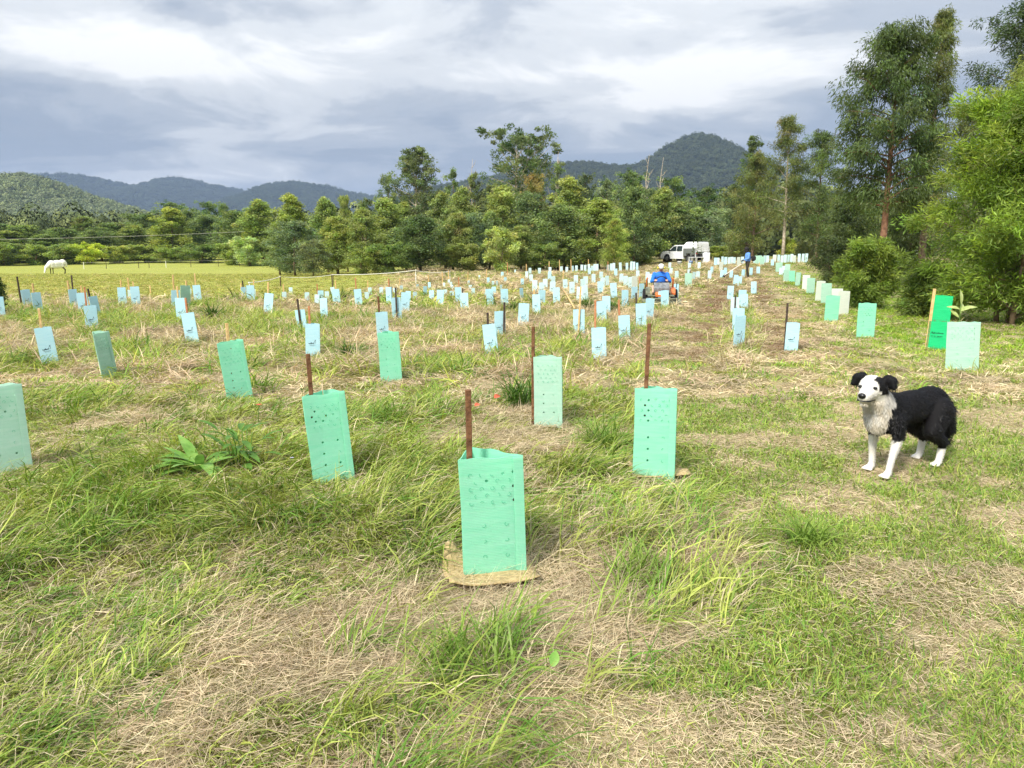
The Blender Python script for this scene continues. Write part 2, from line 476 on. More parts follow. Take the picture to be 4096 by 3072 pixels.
PROF = {
    'cone': lambda t: np.clip((1 - t ** 2.7) ** 0.75 * np.clip(0.75 + 2 * t, 0, 1), 0.14, 1),
    'dome': lambda t: np.sqrt(np.clip(1 - (1.75 * t - 0.72) ** 2, 0.03, 1)),
    'round': lambda t: np.sqrt(np.clip(1 - (2 * t - 1) ** 2 * 0.9, 0.05, 1)),
    'col': lambda t: np.clip(0.75 * np.sqrt(np.clip(1 - (1.5 * t - 0.5) ** 2, 0, 1)) + 0.1, 0.1, 1),
    'flat': lambda t: np.clip(0.25 + 1.0 * t ** 1.3, 0, 1) * np.where(t > 0.93, 0.75, 1),
}
def make_tree(seed, h, w, h0, prof, nb, ncl, nl, ll, lw, droop, cr, pal, up=0.5, trunk_r=None, lean=0.0, tipmix=0.35, wind=0.0, trunks=1, gaps=0.0, fork=None):
    """-> (trunk mesh, crown mesh) in metres; h0: where branches start, as a share of h"""
    rng = np.random.default_rng(seed)
    tr = trunk_r or 0.012 * h + 0.02
    P = PROF[prof]
    bm = bmesh.new()
    Cn, Bd, Tt = [], [], []
    for k in range(trunks):
        az = rng.uniform(0, 6.28)
        spread = 0.0 if trunks == 1 else w * 0.16
        bx, by = spread * 0.35 * math.cos(az), spread * 0.35 * math.sin(az)
        tx, ty = bx + spread * math.cos(az) + lean * h, by + spread * math.sin(az)
        nseg = 9
        pts, rads = [], []
        for i in range(nseg):
            t = i / (nseg - 1)
            wob = 0.02 * h * math.sin(3.1 * t + az)
            pts.append((bx + (tx - bx) * t ** 1.4 + wob * 0.6, by + (ty - by) * t + wob, h * 0.97 * t - 0.12 * (i == 0)))
            rads.append(tr * (1 - 0.9 * t) / (trunks ** 0.4) + 0.006)
        tube(bm, pts, rads, 7)
        PA = np.array(pts)
        for j in range(nb // trunks):
            t = (j + rng.uniform(0.1, 0.9)) / (nb // trunks)
            zf = h0 + (1.0 - h0) * t
            if fork: zf = h0 + (0.8 - h0) * t * 0.7
            ti = zf * (nseg - 1)
            i0 = min(int(ti), nseg - 2)
            p0 = PA[i0] + (PA[i0 + 1] - PA[i0]) * (ti - i0)
            a2 = 2.399963 * j + rng.normal(0, 0.4) + seed
            Lb = P(np.array(t)) * w / 2 * rng.uniform(0.62, 1.15)
            e = up * rng.uniform(0.6, 1.3) * (0.55 + 0.6 * t)
            d = np.array([math.cos(a2) * math.cos(e) + wind, math.sin(a2) * math.cos(e), math.sin(e)])
            ntw = 5
            bp_, br_ = [], []
            for q in range(ntw):
                s = q / (ntw - 1)
                bp_.append(tuple(p0 + d * Lb * s + np.array([0, 0, -droop * 0.22 * Lb * s * s]) + rng.normal(0, 0.03 * Lb, 3) * s))
                br_.append(max(tr * 0.42 * (1 - zf * 0.75) * (1 - 0.85 * s), 0.005))
            tube(bm, bp_, br_, 5, False)
            BP = np.array(bp_)
            for q in range(ncl):
                if rng.random() < gaps: continue
                s = rng.uniform(0.25, 1.08) ** 0.8
                si = min(s, 0.999) * (ntw - 1); i1 = int(si)
                c = BP[i1] + (BP[i1 + 1] - BP[i1]) * (si - i1) if s < 1 else BP[-1] + d * (s - 1) * Lb
                Cn.append(c + rng.normal(0, 0.05 * w, 3) * [1, 1, 0.8]); Bd.append(d); Tt.append(zf)
        for q in range(max(3, ncl // 2)):                       # leader
            zf = rng.uniform(0.82, 0.98)
            Cn.append(PA[-1] * [1, 1, 0] + [0, 0, h * zf] + rng.normal(0, 0.06 * w, 3) * [1, 1, 0.2]); Bd.append(np.array([0, 0, 1.0])); Tt.append(zf)
    Cn, Bd, Tt = np.array(Cn), np.array(Bd), np.array(Tt)
    nc = len(Cn)
    ccol = jit(np.array(pal)[rng.integers(0, len(pal), nc)], 0.16, nc, rng)
    young = np.array([1.35, 1.28, 0.95])                        # fresh shoots at the tips are yellower
    crs = cr * rng.uniform(0.6, 1.3, nc) * (1.05 - 0.45 * Tt)
    k = np.repeat(np.arange(nc), nl)
    n = len(k)
    off = rng.normal(0, 1, (n, 3)); off /= np.linalg.norm(off, axis=1, keepdims=True)
    off *= (rng.random((n, 1)) ** 0.45) * crs[k][:, None] * [1, 1, 0.85]
    off[:, 2] -= droop * 0.35 * crs[k] * rng.random(n)
    pos = Cn[k] + off
    D = off / (crs[k][:, None] + 1e-6) * 0.55 + Bd[k] * 0.5 + rng.normal(0, 0.45, (n, 3))
    D[:, 2] -= droop
    D[:, 0] += wind * 1.2
    V, Fq = leaf_quads(pos, D, rng.normal(0, 1, (n, 3)) + [0, 0, 0.7], ll * rng.uniform(0.6, 1.3, n), lw * rng.uniform(0.7, 1.3, n))
    lc = ccol[k] * (1 + rng.normal(0, 0.16, (n, 1)))
    tip = np.clip((off[:, 2] / crs[k] + 0.2), 0, 1) * (rng.random(n) < tipmix)
    lc = np.clip(lc * (1 + tip[:, None] * (young - 1)), 0.006, 0.6)
    cme = np_mesh('crown', V, Fq)
    set_col(cme, np.repeat(lc, 4, 0))
    return bm_mesh('trunk', bm, True), cme
def bare_tree(seed, h, w, nb=10):
    rng = np.random.default_rng(seed)
    bm = bmesh.new()
    tube(bm, [(0, 0, -0.2), (0.02 * h, 0, h * 0.4), (-0.015 * h, 0.01 * h, h * 0.75), (0.01 * h, 0, h)], [0.010 * h, 0.007 * h, 0.004 * h, 0.0012 * h], 7)
    for j in range(nb):
        z = h * rng.uniform(0.4, 0.95); a = rng.uniform(0, 6.28); L = w * rng.uniform(0.25, 0.6) * (1.2 - z / h)
        d = np.array([math.cos(a), math.sin(a), rng.uniform(0.8, 1.8)])
        p = np.array([0, 0, z])
        q1 = p + d * L * 0.5 + rng.normal(0, 0.05 * L, 3); q2 = p + d * L * [1, 1, 1.25]
        tube(bm, [tuple(p), tuple(q1), tuple(q2)], [0.003 * h, 0.002 * h, 0.0008 * h], 5, False)
        for s in (-1, 1):
            e = q1 + np.array([d[1] * s, -d[0] * s, 0.9]) * L * 0.4
            tube(bm, [tuple(q1), tuple(e)], [0.0025 * h, 0.001 * h], 4, False)
    return bm_mesh('trunk', bm, True)

G1 = (0.215, 0.268, 0.088); G2 = (0.265, 0.310, 0.100); G3 = (0.170, 0.215, 0.082); G4 = (0.270, 0.285, 0.115)
G5 = (0.125, 0.168, 0.070); G6 = (0.270, 0.330, 0.080); GREY = (0.125, 0.150, 0.070); BRN = (0.200, 0.150, 0.060)

# ------------------------------------------------------------------ hills and mountains
def ridge(name, label, D, sil, depth, colr, seed, amp=0.10, group=None):
    sil = np.array(sil, float)
    xs_px = np.linspace(sil[0, 0] - 500, sil[-1, 0] + 500, 260)
    ypx = np.interp(xs_px, sil[:, 0], sil[:, 1])
    for side, e in ((0, sil[0]), (1, sil[-1])):
        mk = (xs_px < e[0]) if side == 0 else (xs_px > e[0])
        ypx[mk] = e[1] + (1010 - e[1]) * np.clip(abs(xs_px[mk] - e[0]) / 480, 0, 1) ** 1.2
    ypx = np.convolve(np.pad(ypx, 2, mode='edge'), np.ones(5) / 5, 'valid')
    cz = np.array([CAM_H + D * ray(X, Y)[2] for X, Y in zip(xs_px, ypx)])
    cxm = np.array([D * ray(X, 900)[0] for X in xs_px]); cym = np.array([D * ray(X, 900)[1] for X in xs_px])
    tt = np.linspace(-1, 1, 64)
    xg = cxm[None, :] + 0 * tt[:, None]
    yg = cym[None, :] + depth * tt[:, None]
    prof = np.where(tt < 0, np.clip(1 + tt, 0, 1) ** 0.85, np.clip(1 - tt, 0, 1) ** 1.2)[:, None]
    nzv = fbm(xg / (depth * 0.42), yg / (depth * 0.42), seed, 5) - 0.5
    gul = np.abs(fbm(xg / (depth * 0.25), yg / (depth * 0.9), seed + 9, 4) - 0.5)
    edge = np.clip(1 - np.abs(tt), 0, 1)[:, None]
    zg = cz[None, :] * prof + cz[None, :] * amp * 4 * nzv * np.minimum(edge, 1 - edge * 0.93) - cz[None, :] * 0.5 * gul * np.minimum(edge, (1 - edge))
    zg = np.minimum(zg, cz[None, :] * 1.0) - 2.0
    V = np.stack([xg, yg, zg], -1)
    idx = np.arange(zg.size).reshape(zg.shape)
    Fq = np.stack([idx[:-1, :-1], idx[:-1, 1:], idx[1:, 1:], idx[1:, :-1]], -1).reshape(-1, 4)
    me = np_mesh(name, V.reshape(-1, 3), Fq, True)
    c = np.array(colr)
    mt = noisy(name + '_ground', tuple(c * 0.6), tuple(c * 1.1), 0.02 * 1500 / D, 0.95, 0, 0, 0.05)
    o = add(name, me, mt)
    tag(o, label, 'mountain' if D > 1000 else 'hill', group, 'structure')
    return V
hill_V = ridge('hill', 'near green forested hill at the far left of the valley', 1000,
    [(-700, 640), (-300, 660), (0, 703), (90, 700), (154, 706), (244, 734), (362, 788), (497, 828), (588, 856), (700, 900), (900, 960)], 420, (0.15, 0.19, 0.085), 21)
mt1_V = ridge('mountain', 'long blue mountain with a rounded summit behind the left paddock', 3600,
    [(-600, 800), (-200, 740), (60, 706), (159, 701), (318, 698), (434, 719), (571, 748), (615, 727), (670, 712), (723, 707), (832, 734), (940, 755), (1005, 768), (1200, 820), (1500, 880)], 1100, (0.035, 0.05, 0.03), 33)
mt2_V = ridge('mountain', 'low domed blue mountain right of the long blue range', 2900,
    [(780, 840), (1005, 772), (1070, 740), (1186, 725), (1302, 741), (1418, 770), (1504, 784), (1750, 815), (2100, 880)], 800, (0.038, 0.055, 0.03), 44)
mt3_V = ridge('mountain', 'steep conical forested mountain rising behind the white utility truck', 1500,
    [(1700, 760), (2050, 690), (2150, 660), (2238, 652), (2282, 646), (2389, 652), (2483, 666), (2540, 662), (2590, 635), (2641, 596), (2704, 558), (2754, 537), (2792, 530), (2830, 541), (2893, 568), (2956, 606), (3100, 690), (3400, 800)], 520, (0.04, 0.058, 0.03), 55)

def far_crown(seed, nlf=110, flat=0.8, sz=0.42):
    rng = np.random.default_rng(seed)
    cl = rng.normal(0, 0.42, (9, 3)) * [1, 1, 0.55] + [0, 0, 0.55]
    k = rng.integers(0, 9, nlf)
    off = rng.normal(0, 1, (nlf, 3)); off /= np.linalg.norm(off, axis=1, keepdims=True)
    pos = cl[k] + off * 0.34
    V, Fq = leaf_quads(pos, np.cross(off, rng.normal(0, 1, (nlf, 3))), off, np.full(nlf, sz), np.full(nlf, sz * 0.8))
    me = np_mesh('far_crown', V, Fq)
    s = np.clip(1 + rng.normal(0, 0.07, nlf), 0.7, 1.3)
    set_col(me, np.repeat(np.repeat(s[:, None], 3, 1), 4, 0), 'shade')
    return me
FARC = variants('far_crown', [far_crown(i, 620, sz=0.15) for i in range(6)], M['forest'])
WOODC = variants('wood_crown', [far_crown(i + 20, 1100, sz=0.11) for i in range(6)], M['forest'])
def clothe(name, label, V, count, size, pal, seed):
    rng = np.random.default_rng(seed)
    nr, ncx = V.shape[:2]
    r = rng.uniform(2, nr * 0.62, count); c = rng.uniform(0, ncx - 1.01, count)
    r0, c0 = r.astype(int), c.astype(int); fr, fc = (r - r0)[:, None], (c - c0)[:, None]
    P = (V[r0, c0] * (1 - fr) + V[r0 + 1, c0] * fr) * (1 - fc) + (V[r0, c0 + 1] * (1 - fr) + V[r0 + 1, c0 + 1] * fr) * fc
    ok = (P[:, 2] > 3) & (np.abs(P[:, 0]) < 0.78 * P[:, 1] + 40)
    P = P[ok]; n = len(P)
    s = size * rng.uniform(0.65, 1.35, (n, 1))
    cl = np.array(pal)[rng.integers(0, len(pal), n)] * (1 + rng.normal(0, 0.10, (n, 1)))
    big = fbm(P[:, 0] / (size * 14), P[:, 1] / (size * 14), seed, 3)
    cl = np.clip(cl * (0.75 + 0.5 * big[:, None]), 0.01, 0.4)
    o = scatter(name, P - [0, 0, size * 0.2], np.stack([0 * s[:, 0], 0 * s[:, 0], rng.uniform(0, 6.28, n)], 1), s * [1, 1, 1.0], rng.integers(0, 6, n), cl, FARC)
    tag(o, label, 'forest', kind='stuff')
clothe('forest', 'open eucalypt forest covering the near green hill', hill_V, 30000, 5.0, [(0.22, 0.27, 0.12), (0.20, 0.245, 0.11), (0.26, 0.30, 0.125), (0.22, 0.25, 0.13), (0.19, 0.235, 0.105)], 1)
clothe('forest', 'dark forest covering the long blue mountain', mt1_V, 16000, 10, [(0.05, 0.07, 0.035), (0.06, 0.08, 0.04)], 2)
clothe('forest', 'dark forest covering the low domed mountain', mt2_V, 14000, 9, [(0.05, 0.075, 0.035), (0.065, 0.085, 0.04)], 3)
clothe('forest', 'dense forest covering the conical mountain', mt3_V, 20000, 6.5, [(0.06, 0.08, 0.04), (0.075, 0.095, 0.045), (0.05, 0.07, 0.04)], 4)

# a wood behind the tree line, too dense to count
rng = np.random.default_rng(91)
nW = 1500
wy = rng.uniform(135, 330, nW); wx = rng.uniform(-0.8, 0.8, nW) * wy
keep = ~((np.abs(wx + 0.45 * wy) < 0.3 * wy) & (wy < 150))
wx, wy = wx[keep], wy[keep]; nW = len(wx)
ws = rng.uniform(3.2, 6.4, (nW, 1)) * np.interp(wx / wy, [-0.8, -0.2, 0.1, 0.8], [0.95, 1.0, 1.15, 1.15])[:, None]
wc = np.array([(0.13, 0.16, 0.065), (0.17, 0.20, 0.075), (0.10, 0.13, 0.055)])[rng.integers(0, 3, nW)] * (1 + rng.normal(0, 0.15, (nW, 1)))
o = scatter('wood', np.stack([wx, wy, ground_z(wx, wy, False) + 0.0 * wx], 1), np.stack([0 * wx, 0 * wx, rng.uniform(0, 6.28, nW)], 1), ws * [1, 1, 1.35], rng.integers(0, 6, nW), np.clip(wc, .01, .4), WOODC)
tag(o, 'dense dark wood filling the valley behind the tree line', 'wood', kind='stuff')

# ------------------------------------------------------------------ trees one can tell apart
KIND = {}       # kind -> (list of (trunk, crown), built height, built width, bark)
def kindset(name, seeds, h, w, bark, **kw):
    KIND[name] = ([make_tree(s, h, w, **kw) for s in seeds], h, w, M[bark])
kindset('feather', (1, 2, 3), 7, 3.6, 'bark', h0=0.10, prof='cone', nb=34, ncl=8, nl=44, ll=0.26, lw=0.07, droop=0.55, cr=0.62, pal=[G1, G2, G4], up=0.75)
kindset('cone', (4, 5), 7, 3.2, 'bark', h0=0.08, prof='cone', nb=34, ncl=8, nl=44, ll=0.21, lw=0.085, droop=0.35, cr=0.60, pal=[G1, G2, G3], up=0.8)
kindset('dome', (6, 7, 8), 7, 4.6, 'bark', h0=0.10, prof='dome', nb=34, ncl=9, nl=44, ll=0.21, lw=0.09, droop=0.3, cr=0.70, pal=[G1, G3, G5], up=0.6)
kindset('wisp', (9, 10), 7, 3.0, 'bark', h0=0.06, prof='col', nb=28, ncl=8, nl=44, ll=0.34, lw=0.045, droop=-0.5, cr=0.50, pal=[G2, G4, G1], up=1.1)
kindset('shrub', (11, 12, 13), 3, 3.0, 'bark', h0=0.05, prof='round', nb=24, ncl=8, nl=46, ll=0.17, lw=0.08, droop=0.15, cr=0.48, pal=[G1, G2, G6], up=0.55, trunks=3)
kindset('gum', (14,), 16, 9, 'pale_bark', h0=0.25, prof='cone', nb=52, ncl=7, nl=50, ll=0.34, lw=0.12, droop=0.45, cr=0.80, pal=[G3, G5, (0.085, 0.11, 0.045)], up=0.85, gaps=0.15, trunk_r=0.30)
kindset('umbrella', (15,), 17, 11, 'pale_bark', h0=0.34, prof='dome', nb=64, ncl=5, nl=60, ll=0.36, lw=0.15, droop=0.1, cr=0.95, pal=[G3, G5, (0.07, 0.115, 0.03)], up=0.8, gaps=0.3, trunk_r=0.32, trunks=2)
kindset('ragged', (18, 19), 10, 3.4, 'bark', h0=0.2, prof='col', nb=24, ncl=5, nl=44, ll=0.30, lw=0.09, droop=0.3, cr=0.55, pal=[G1, G3, G5], up=0.9, gaps=0.3)
kindset('grove', (16, 17), 12, 7, 'bark', h0=0.15, prof='dome', nb=26, ncl=8, nl=40, ll=0.30, lw=0.11, droop=0.35, cr=0.85, pal=[G5, G3, (0.06, 0.10, 0.026)], up=0.6)
_kn = {}
def tree(kind, X, top, wpx, d, label, tint=(1, 1, 1), name='tree', cat='tree', group=None, zrot=None):
    if kind == 'shrub': name = cat = 'shrub'
    i = _kn.get(kind, 0); _kn[kind] = i + 1
    vs, h, w, bark = KIND[kind]
    tme, cme = vs[i % len(vs)]
    x, y, z = at(X, d)
    H = max(zat(X, top, d) - z, 0.5); Wm = wpx / 4 * d / F * (1.25 if d < 90 else 1.15 if d < 105 else 1.45)
    t = thing(name, label, cat, (x, y, z), (0, 0, zrot if zrot is not None else 1.7 * i + 0.4), group, (Wm / w, Wm / w, H / h))
    add('trunk', tme, bark, t)
    c = add('crown', cme, M['leaf'], t)
    c.color = (tint[0] * 1.28, tint[1] * 1.32, tint[2] * 1.42, 1)
    return t
YEL, DRK, GRY, BRI, OLV = (1.08, 1.12, 0.80), (0.66, 0.74, 0.72), (0.95, 1.0, 1.35), (1.3, 1.35, 0.9), (0.98, 1.0, 0.85)
GM = 'young planted trees along the middle of the field'
for a in [
    ('dome', 1682, 868, 200, 60, 'broad dark green bushy tree low in the middle tree line behind the white tape', DRK),
    ('feather', 1455, 838, 140, 62, 'feathery olive tree just left of the broad dark bushy tree', OLV),
    ('cone', 1545, 800, 150, 67, 'pale green tree under the left side of the tall open gum', (1.1, 1.1, 1.0)),
    ('cone', 1775, 775, 120, 68, 'narrow green conical tree right of the tall open gum trunk', (1, 1, 1)),
    ('feather', 1818, 850, 140, 62, 'slim olive tree right beside the broad dark bushy tree', OLV),
    ('dome', 1893, 858, 130, 63, 'rounded grey green tree between the slim olive tree and the pale shrub', GRY),
    ('cone', 1850, 758, 120, 72, 'conical tree rising in front of the vine covered dead trunk', (1.05, 1.02, 0.9)),
    ('shrub', 1995, 925, 120, 58, 'pale leafy shrub at the foot of the middle tree line', (1.3, 1.25, 1.3)),
    ('feather', 2014, 742, 160, 68, 'tall olive conical tree below the umbrella shaped gum', YEL),
    ('dome', 2115, 778, 170, 67, 'dark hearted tree under the brown leaved tree', (0.8, 0.85, 0.95)),
    ('cone', 2268, 714, 160, 70, 'bright green pointed tree left of the conical mountain', (1.15, 1.12, 0.9)),
    ('dome', 2238, 828, 230, 64, 'wide round green tree in front of the bright pointed tree', (1, 1.02, 0.95)),
    ('feather', 2398, 800, 200, 66, 'yellowish feathery tree right of the wide round green tree', YEL),
    ('wisp', 2458, 882, 105, 61, 'bright yellow green upright shrub left of the truck', (1.1, 1.15, 0.8)),
    ('dome', 2532, 756, 150, 70, 'round headed tree in line with the left foot of the conical mountain', (0.95, 1, 1)),
    ('cone', 2548, 886, 140, 74, 'dull green low tree behind the truck bonnet', (0.85, 0.88, 0.9)),
    ('cone', 2652, 756, 140, 76, 'pointed tree straight above the truck cab', (1.05, 1.05, 0.95)),
    ('dome', 2690, 836, 210, 77, 'broad shady tree directly behind the truck', (0.85, 0.9, 0.95)),
    ('cone', 2778, 836, 130, 78, 'small conical tree behind the truck canopy', (1.05, 1.08, 1.0)),
    ('dome', 2845, 842, 130, 77, 'silvery grey tree to the right of the truck canopy', (1.15, 1.15, 1.6)),
    ('feather', 1350, 868, 150, 63, 'yellow green feathery tree at the bend of the white tape', YEL),
    ('dome', 1182, 890, 170, 64, 'grey green spreading tree at the corner of the horse paddock', GRY),
    ('cone', 1165, 782, 130, 80, 'tall bright pointed tree behind the corner of the horse paddock', (1.15, 1.15, 0.85)),
    ('cone', 1310, 798, 120, 78, 'pointed green tree halfway between the paddock corner and the tall open gum', (1.0, 1.05, 0.9)),
    ('wisp', 1388, 792, 80, 76, 'spiky narrow tree left of the tall open gum', OLV),
    ('dome', 1253, 964, 125, 59, 'small rusty grey tree with bare stems at the paddock corner', (1.1, 1.0, 1.3)),
    ('feather', 1120, 905, 110, 72, 'dark small tree at the end of the far paddock rail', DRK),
    ('cone', 1620, 815, 120, 70, 'olive tree at the foot of the tall open gum', OLV),
    ('cone', 1960, 850, 110, 65, 'narrow green tree above the pale leafy shrub', (0.9, 0.95, 0.9)),
    ('feather', 2085, 905, 130, 61, 'drooping olive tree to the right of the pale leafy shrub', OLV),
    ('shrub', 2330, 960, 150, 64, 'low green shrub under the yellowish feathery tree', (1, 1, .9)),
    ('shrub', 1560, 985, 140, 58, 'low dark shrub just behind the white fence post', DRK),
    ('shrub', 1450, 1000, 110, 58, 'small shrub above the middle of the white tape', (0.9, 0.9, 0.85)),
    ('shrub', 1860, 985, 120, 60, 'low shrub at the foot of the rounded grey green tree', (1.05, 1, 1)),
    ('shrub', 2175, 985, 140, 61, 'low shrub at the foot of the wide round green tree', (0.8, .85, .8)),
    ('shrub', 2560, 990, 90, 72, 'leafy shrub touching the front of the truck', (1.15, 1.15, 1)),
    ('shrub', 2880, 990, 100, 74, 'weedy shrub beside the white box', (1.1, 1.1, .9)),
]:
    tree(a[0], a[1], a[2], a[3], a[4], a[5], a[6], group=GM)
GB = 'taller trees behind the planted trees'
for a in [
    ('gum', 1668, 596, 250, 98, 'tall open gum with a pale forked trunk above the middle trees', (1.05, 1.02, 1.0)),
    ('grove', 1560, 706, 120, 100, 'dark side clump beside the tall open gum', (1.05, 1.05, 1.1)),
    ('umbrella', 2062, 552, 250, 112, 'tallest middle gum with umbrella shaped clumps of leaves', (1, 1, 1)),
    ('grove', 2140, 694, 130, 88, 'tree with orange brown foliage below the umbrella shaped gum', (2.0, 1.25, 1.0)),
    ('grove', 1960, 745, 110, 92, 'drab tree between the vine covered dead trunk and the umbrella shaped gum', (1.2, 1.1, 1.1)),
    ('grove', 2512, 684, 200, 98, 'dark round topped tree in front of the mountain saddle', (1.0, 1.05, 0.9)),
    ('grove', 2684, 716, 190, 98, 'dark green tree in front of the conical mountain', (0.95, 1.05, 0.8)),
    ('grove', 2826, 748, 190, 96, 'dark tree at the right foot of the conical mountain', (0.85, 0.95, 0.8)),
    ('grove', 2335, 704, 120, 100, 'blackish small crowned tree left of the mountain saddle', (0.7, 0.72, 0.75)),
    ('grove', 2420, 715, 120, 96, 'twiggy pale topped tree before the mountain saddle', (1.35, 1.3, 1.4)),
    ('grove', 2600, 760, 140, 92, 'dark filler tree between the two dead pale trunks', (0.9, 0.95, 0.85)),
    ('grove', 1760, 760, 120, 96, 'dusky tree right of the tall open gum', (0.9, 0.9, 0.9)),
    ('grove', 1470, 800, 120, 96, 'dusky tree left of the tall open gum', (0.95, 0.95, 0.9)),
    ('ragged', 1818, 682, 100, 92, 'thin wispy tree against the sky right of the tall open gum', (0.8, 0.85, 0.9)),
    ('ragged', 1893, 690, 90, 90, 'vine smothered column of a dead trunk with bare twigs on top', (0.85, 0.82, 0.8)),
    ('ragged', 2228, 660, 90, 96, 'vine covered snag right of the umbrella shaped gum', (0.75, 0.82, 0.7)),
]:
    tree(a[0], a[1], a[2], a[3], a[4], a[5], a[6], group=GB)
for X, top, w, d, lab in [(1890, 636, 60, 90.6, 'bare twigs sticking out of the vine smothered trunk'), (2226, 604, 60, 96.6, 'leafless grey branches above the vine covered snag'),
                          (2582, 618, 40, 94, 'left one of two bleached dead trunks before the conical mountain'), (2638, 628, 40, 95, 'right one of two bleached dead trunks before the conical mountain')]:
    x, y, z = at(X, d); H = zat(X, top, d) - z
    t = thing('dead_tree', lab, 'dead tree', (x, y, z), group='bare dead trees above the tree line')
    add('trunk', bare_tree(int(X), H, w / 4 * d / F * 2.2), M['pale_bark'], t)
GL = 'trees beyond the horse paddock'
left = [
    ('cone', 690, 834, 120, 128, 'bright green tall tree standing alone at the far paddock rail', (1.25, 1.22, 0.8)),
    ('grove', 692, 808, 130, 165, 'dark domed tree behind the lone bright paddock tree', (1.2, 1.25, 1.1)),
    ('grove', 846, 812, 110, 165, 'dark domed tree against the blue range, right of the lone bright tree', (1.1, 1.2, 0.9)),
    ('wisp', 905, 822, 60, 150, 'dark pine shaped tree against the low domed mountain', (0.6, 0.7, 0.75)),
    ('dome', 840, 868, 150, 132, 'grey green wide tree right of the lone bright tree', (0.95, 1.0, 1.15)),
    ('cone', 1050, 806, 130, 110, 'green pointed tree left of the paddock corner', (1.05, 1.08, 0.85)),
    ('dome', 960, 850, 130, 122, 'mid green tree below the low domed mountain', (1.0, 1.05, 0.85)),
    ('wisp', 1005, 900, 90, 112, 'yellow green tree near the end of the far rail', (1.4, 1.35, 0.8)),
    ('dome', 765, 850, 120, 150, 'dark green tree right behind the lone bright tree', (0.8, 0.88, 0.85)),
    ('dome', 600, 862, 150, 150, 'broad dark tree left behind the lone bright tree', (0.8, 0.88, 0.85)),
    ('cone', 540, 905, 120, 135, 'olive tree left of the lone bright tree', OLV),
    ('dome', 470, 895, 140, 140, 'green tree above the bright round paddock bush', (0.95, 1.0, 0.85)),
    ('wisp', 345, 872, 110, 140, 'dark upright tree at the foot of the near green hill', (0.7, 0.78, 0.8)),
    ('dome', 400, 925, 130, 132, 'shady tree left above the bright round paddock bush', (0.8, 0.85, 0.8)),
    ('dome', 250, 915, 150, 135, 'wide green tree behind the white rugged horse', (1.0, 1.05, 0.9)),
    ('cone', 175, 940, 120, 130, 'dark tree directly behind the horse head', (0.75, 0.82, 0.8)),
    ('dome', 105, 905, 150, 138, 'green tree left of the horse', (0.95, 1.0, 0.85)),
    ('cone', 40, 925, 120, 132, 'pointed tree second from the left end of the far tree line', (0.9, 0.95, 0.85)),
    ('dome', -30, 895, 160, 136, 'tree at the very left end of the far tree line', (0.85, 0.9, 0.85)),
    ('shrub', 355, 980, 62, 122, 'bright round yellow green bush at the far paddock edge', (1.7, 1.6, 0.8)),
    ('shrub', 1003, 958, 80, 108, 'white flowering shrub left of the paddock corner tree', (1.5, 1.55, 2.2)),
    ('shrub', 930, 980, 80, 112, 'olive shrub behind the far paddock rail', OLV),
    ('shrub', 800, 985, 90, 120, 'dark shrub right of the lone bright tree', DRK),
    ('shrub', 590, 985, 90, 124, 'low green shrub left of the lone bright tree', (1, 1, .85)),
    ('shrub', 480, 990, 80, 124, 'low shrub right of the bright round paddock bush', (1.15, 1.1, .9)),
    ('shrub', 265, 985, 90, 124, 'low shrub behind the horse back', (0.85, .9, .9)),
    ('shrub', 130, 985, 90, 124, 'low shrub left of the horse head', (0.95, 1, .9)),
    ('shrub', 20, 980, 100, 124, 'low shrub at the far left edge of the paddock', (0.8, .85, .85)),
    ('shrub', 690, 995, 70, 122, 'shrub at the foot of the lone bright tree', (0.9, .95, .85)),
]
for a in left:
    tree(a[0], a[1], a[2], a[3], a[4], a[5], a[6], group=GL)

# right side: individual trees, built one by one
def hero(name, X, top, wpx, d, label, bark, tint, seed, cat='tree', zrot=0.0, **kw):
    x, y, z = at(X, d)
    H = zat(X, top, d) - z; Wm = wpx / 4 * d / F
    tme, cme = make_tree(seed, H, Wm, **kw)
    t = thing(name, label, cat, (x, y, z), (0, 0, zrot))
    add('trunk', tme, M[bark], t); c = add('crown', cme, M['leaf'], t); c.color = (*tint, 1)
    return t
hero('tree', 3010, 616, 230, 68, 'olive pointed tree left of the pale forked trunk', 'bark', (0.85, 0.85, 0.65), 101, h0=0.1, prof='cone', nb=34, ncl=9, nl=60, ll=0.20, lw=0.045, droop=0.7, cr=0.62, pal=[G1, G3, G4], up=0.7)
hero('tree', 3130, 462, 190, 64, 'slender gum with a pale forked trunk and yellowish top', 'pale_bark', (0.85, 0.86, 0.7), 102, h0=0.28, prof='cone', nb=34, ncl=8, nl=56, ll=0.20, lw=0.045, droop=0.8, cr=0.62, pal=[G1, G3, G4], up=0.8, trunk_r=0.14, trunks=1)
hero('tree', 3265, 530, 200, 64, 'leafy gum between the slender pale trunk and the big dark gum', 'bark', (0.68, 0.78, 0.66), 103, h0=0.2, prof='dome', nb=36, ncl=9, nl=60, ll=0.18, lw=0.045, droop=0.8, cr=0.62, pal=[G1, G2, G5], up=0.7)
hero('tree', 3530, 112, 430, 36, 'big dark gum with a reddish bare trunk, tallest crown at the right', 'red_bark', (0.64, 0.74, 0.60), 104, h0=0.32, prof='dome', nb=58, ncl=10, nl=72, gaps=0.14, ll=0.20, lw=0.040, droop=1.0, cr=0.58, pal=[G1, G3, G5], up=0.65, trunk_r=0.16, tipmix=0.2)
hero('tree', 3690, 30, 190, 38, 'slim gum whose open sunlit top rises above the big dark gum', 'bark', (0.85, 0.85, 0.7), 105, h0=0.35, prof='col', nb=40, ncl=8, nl=60, ll=0.17, lw=0.032, droop=1.0, cr=0.50, pal=[G1, G4, G3], up=0.8, gaps=0.2)
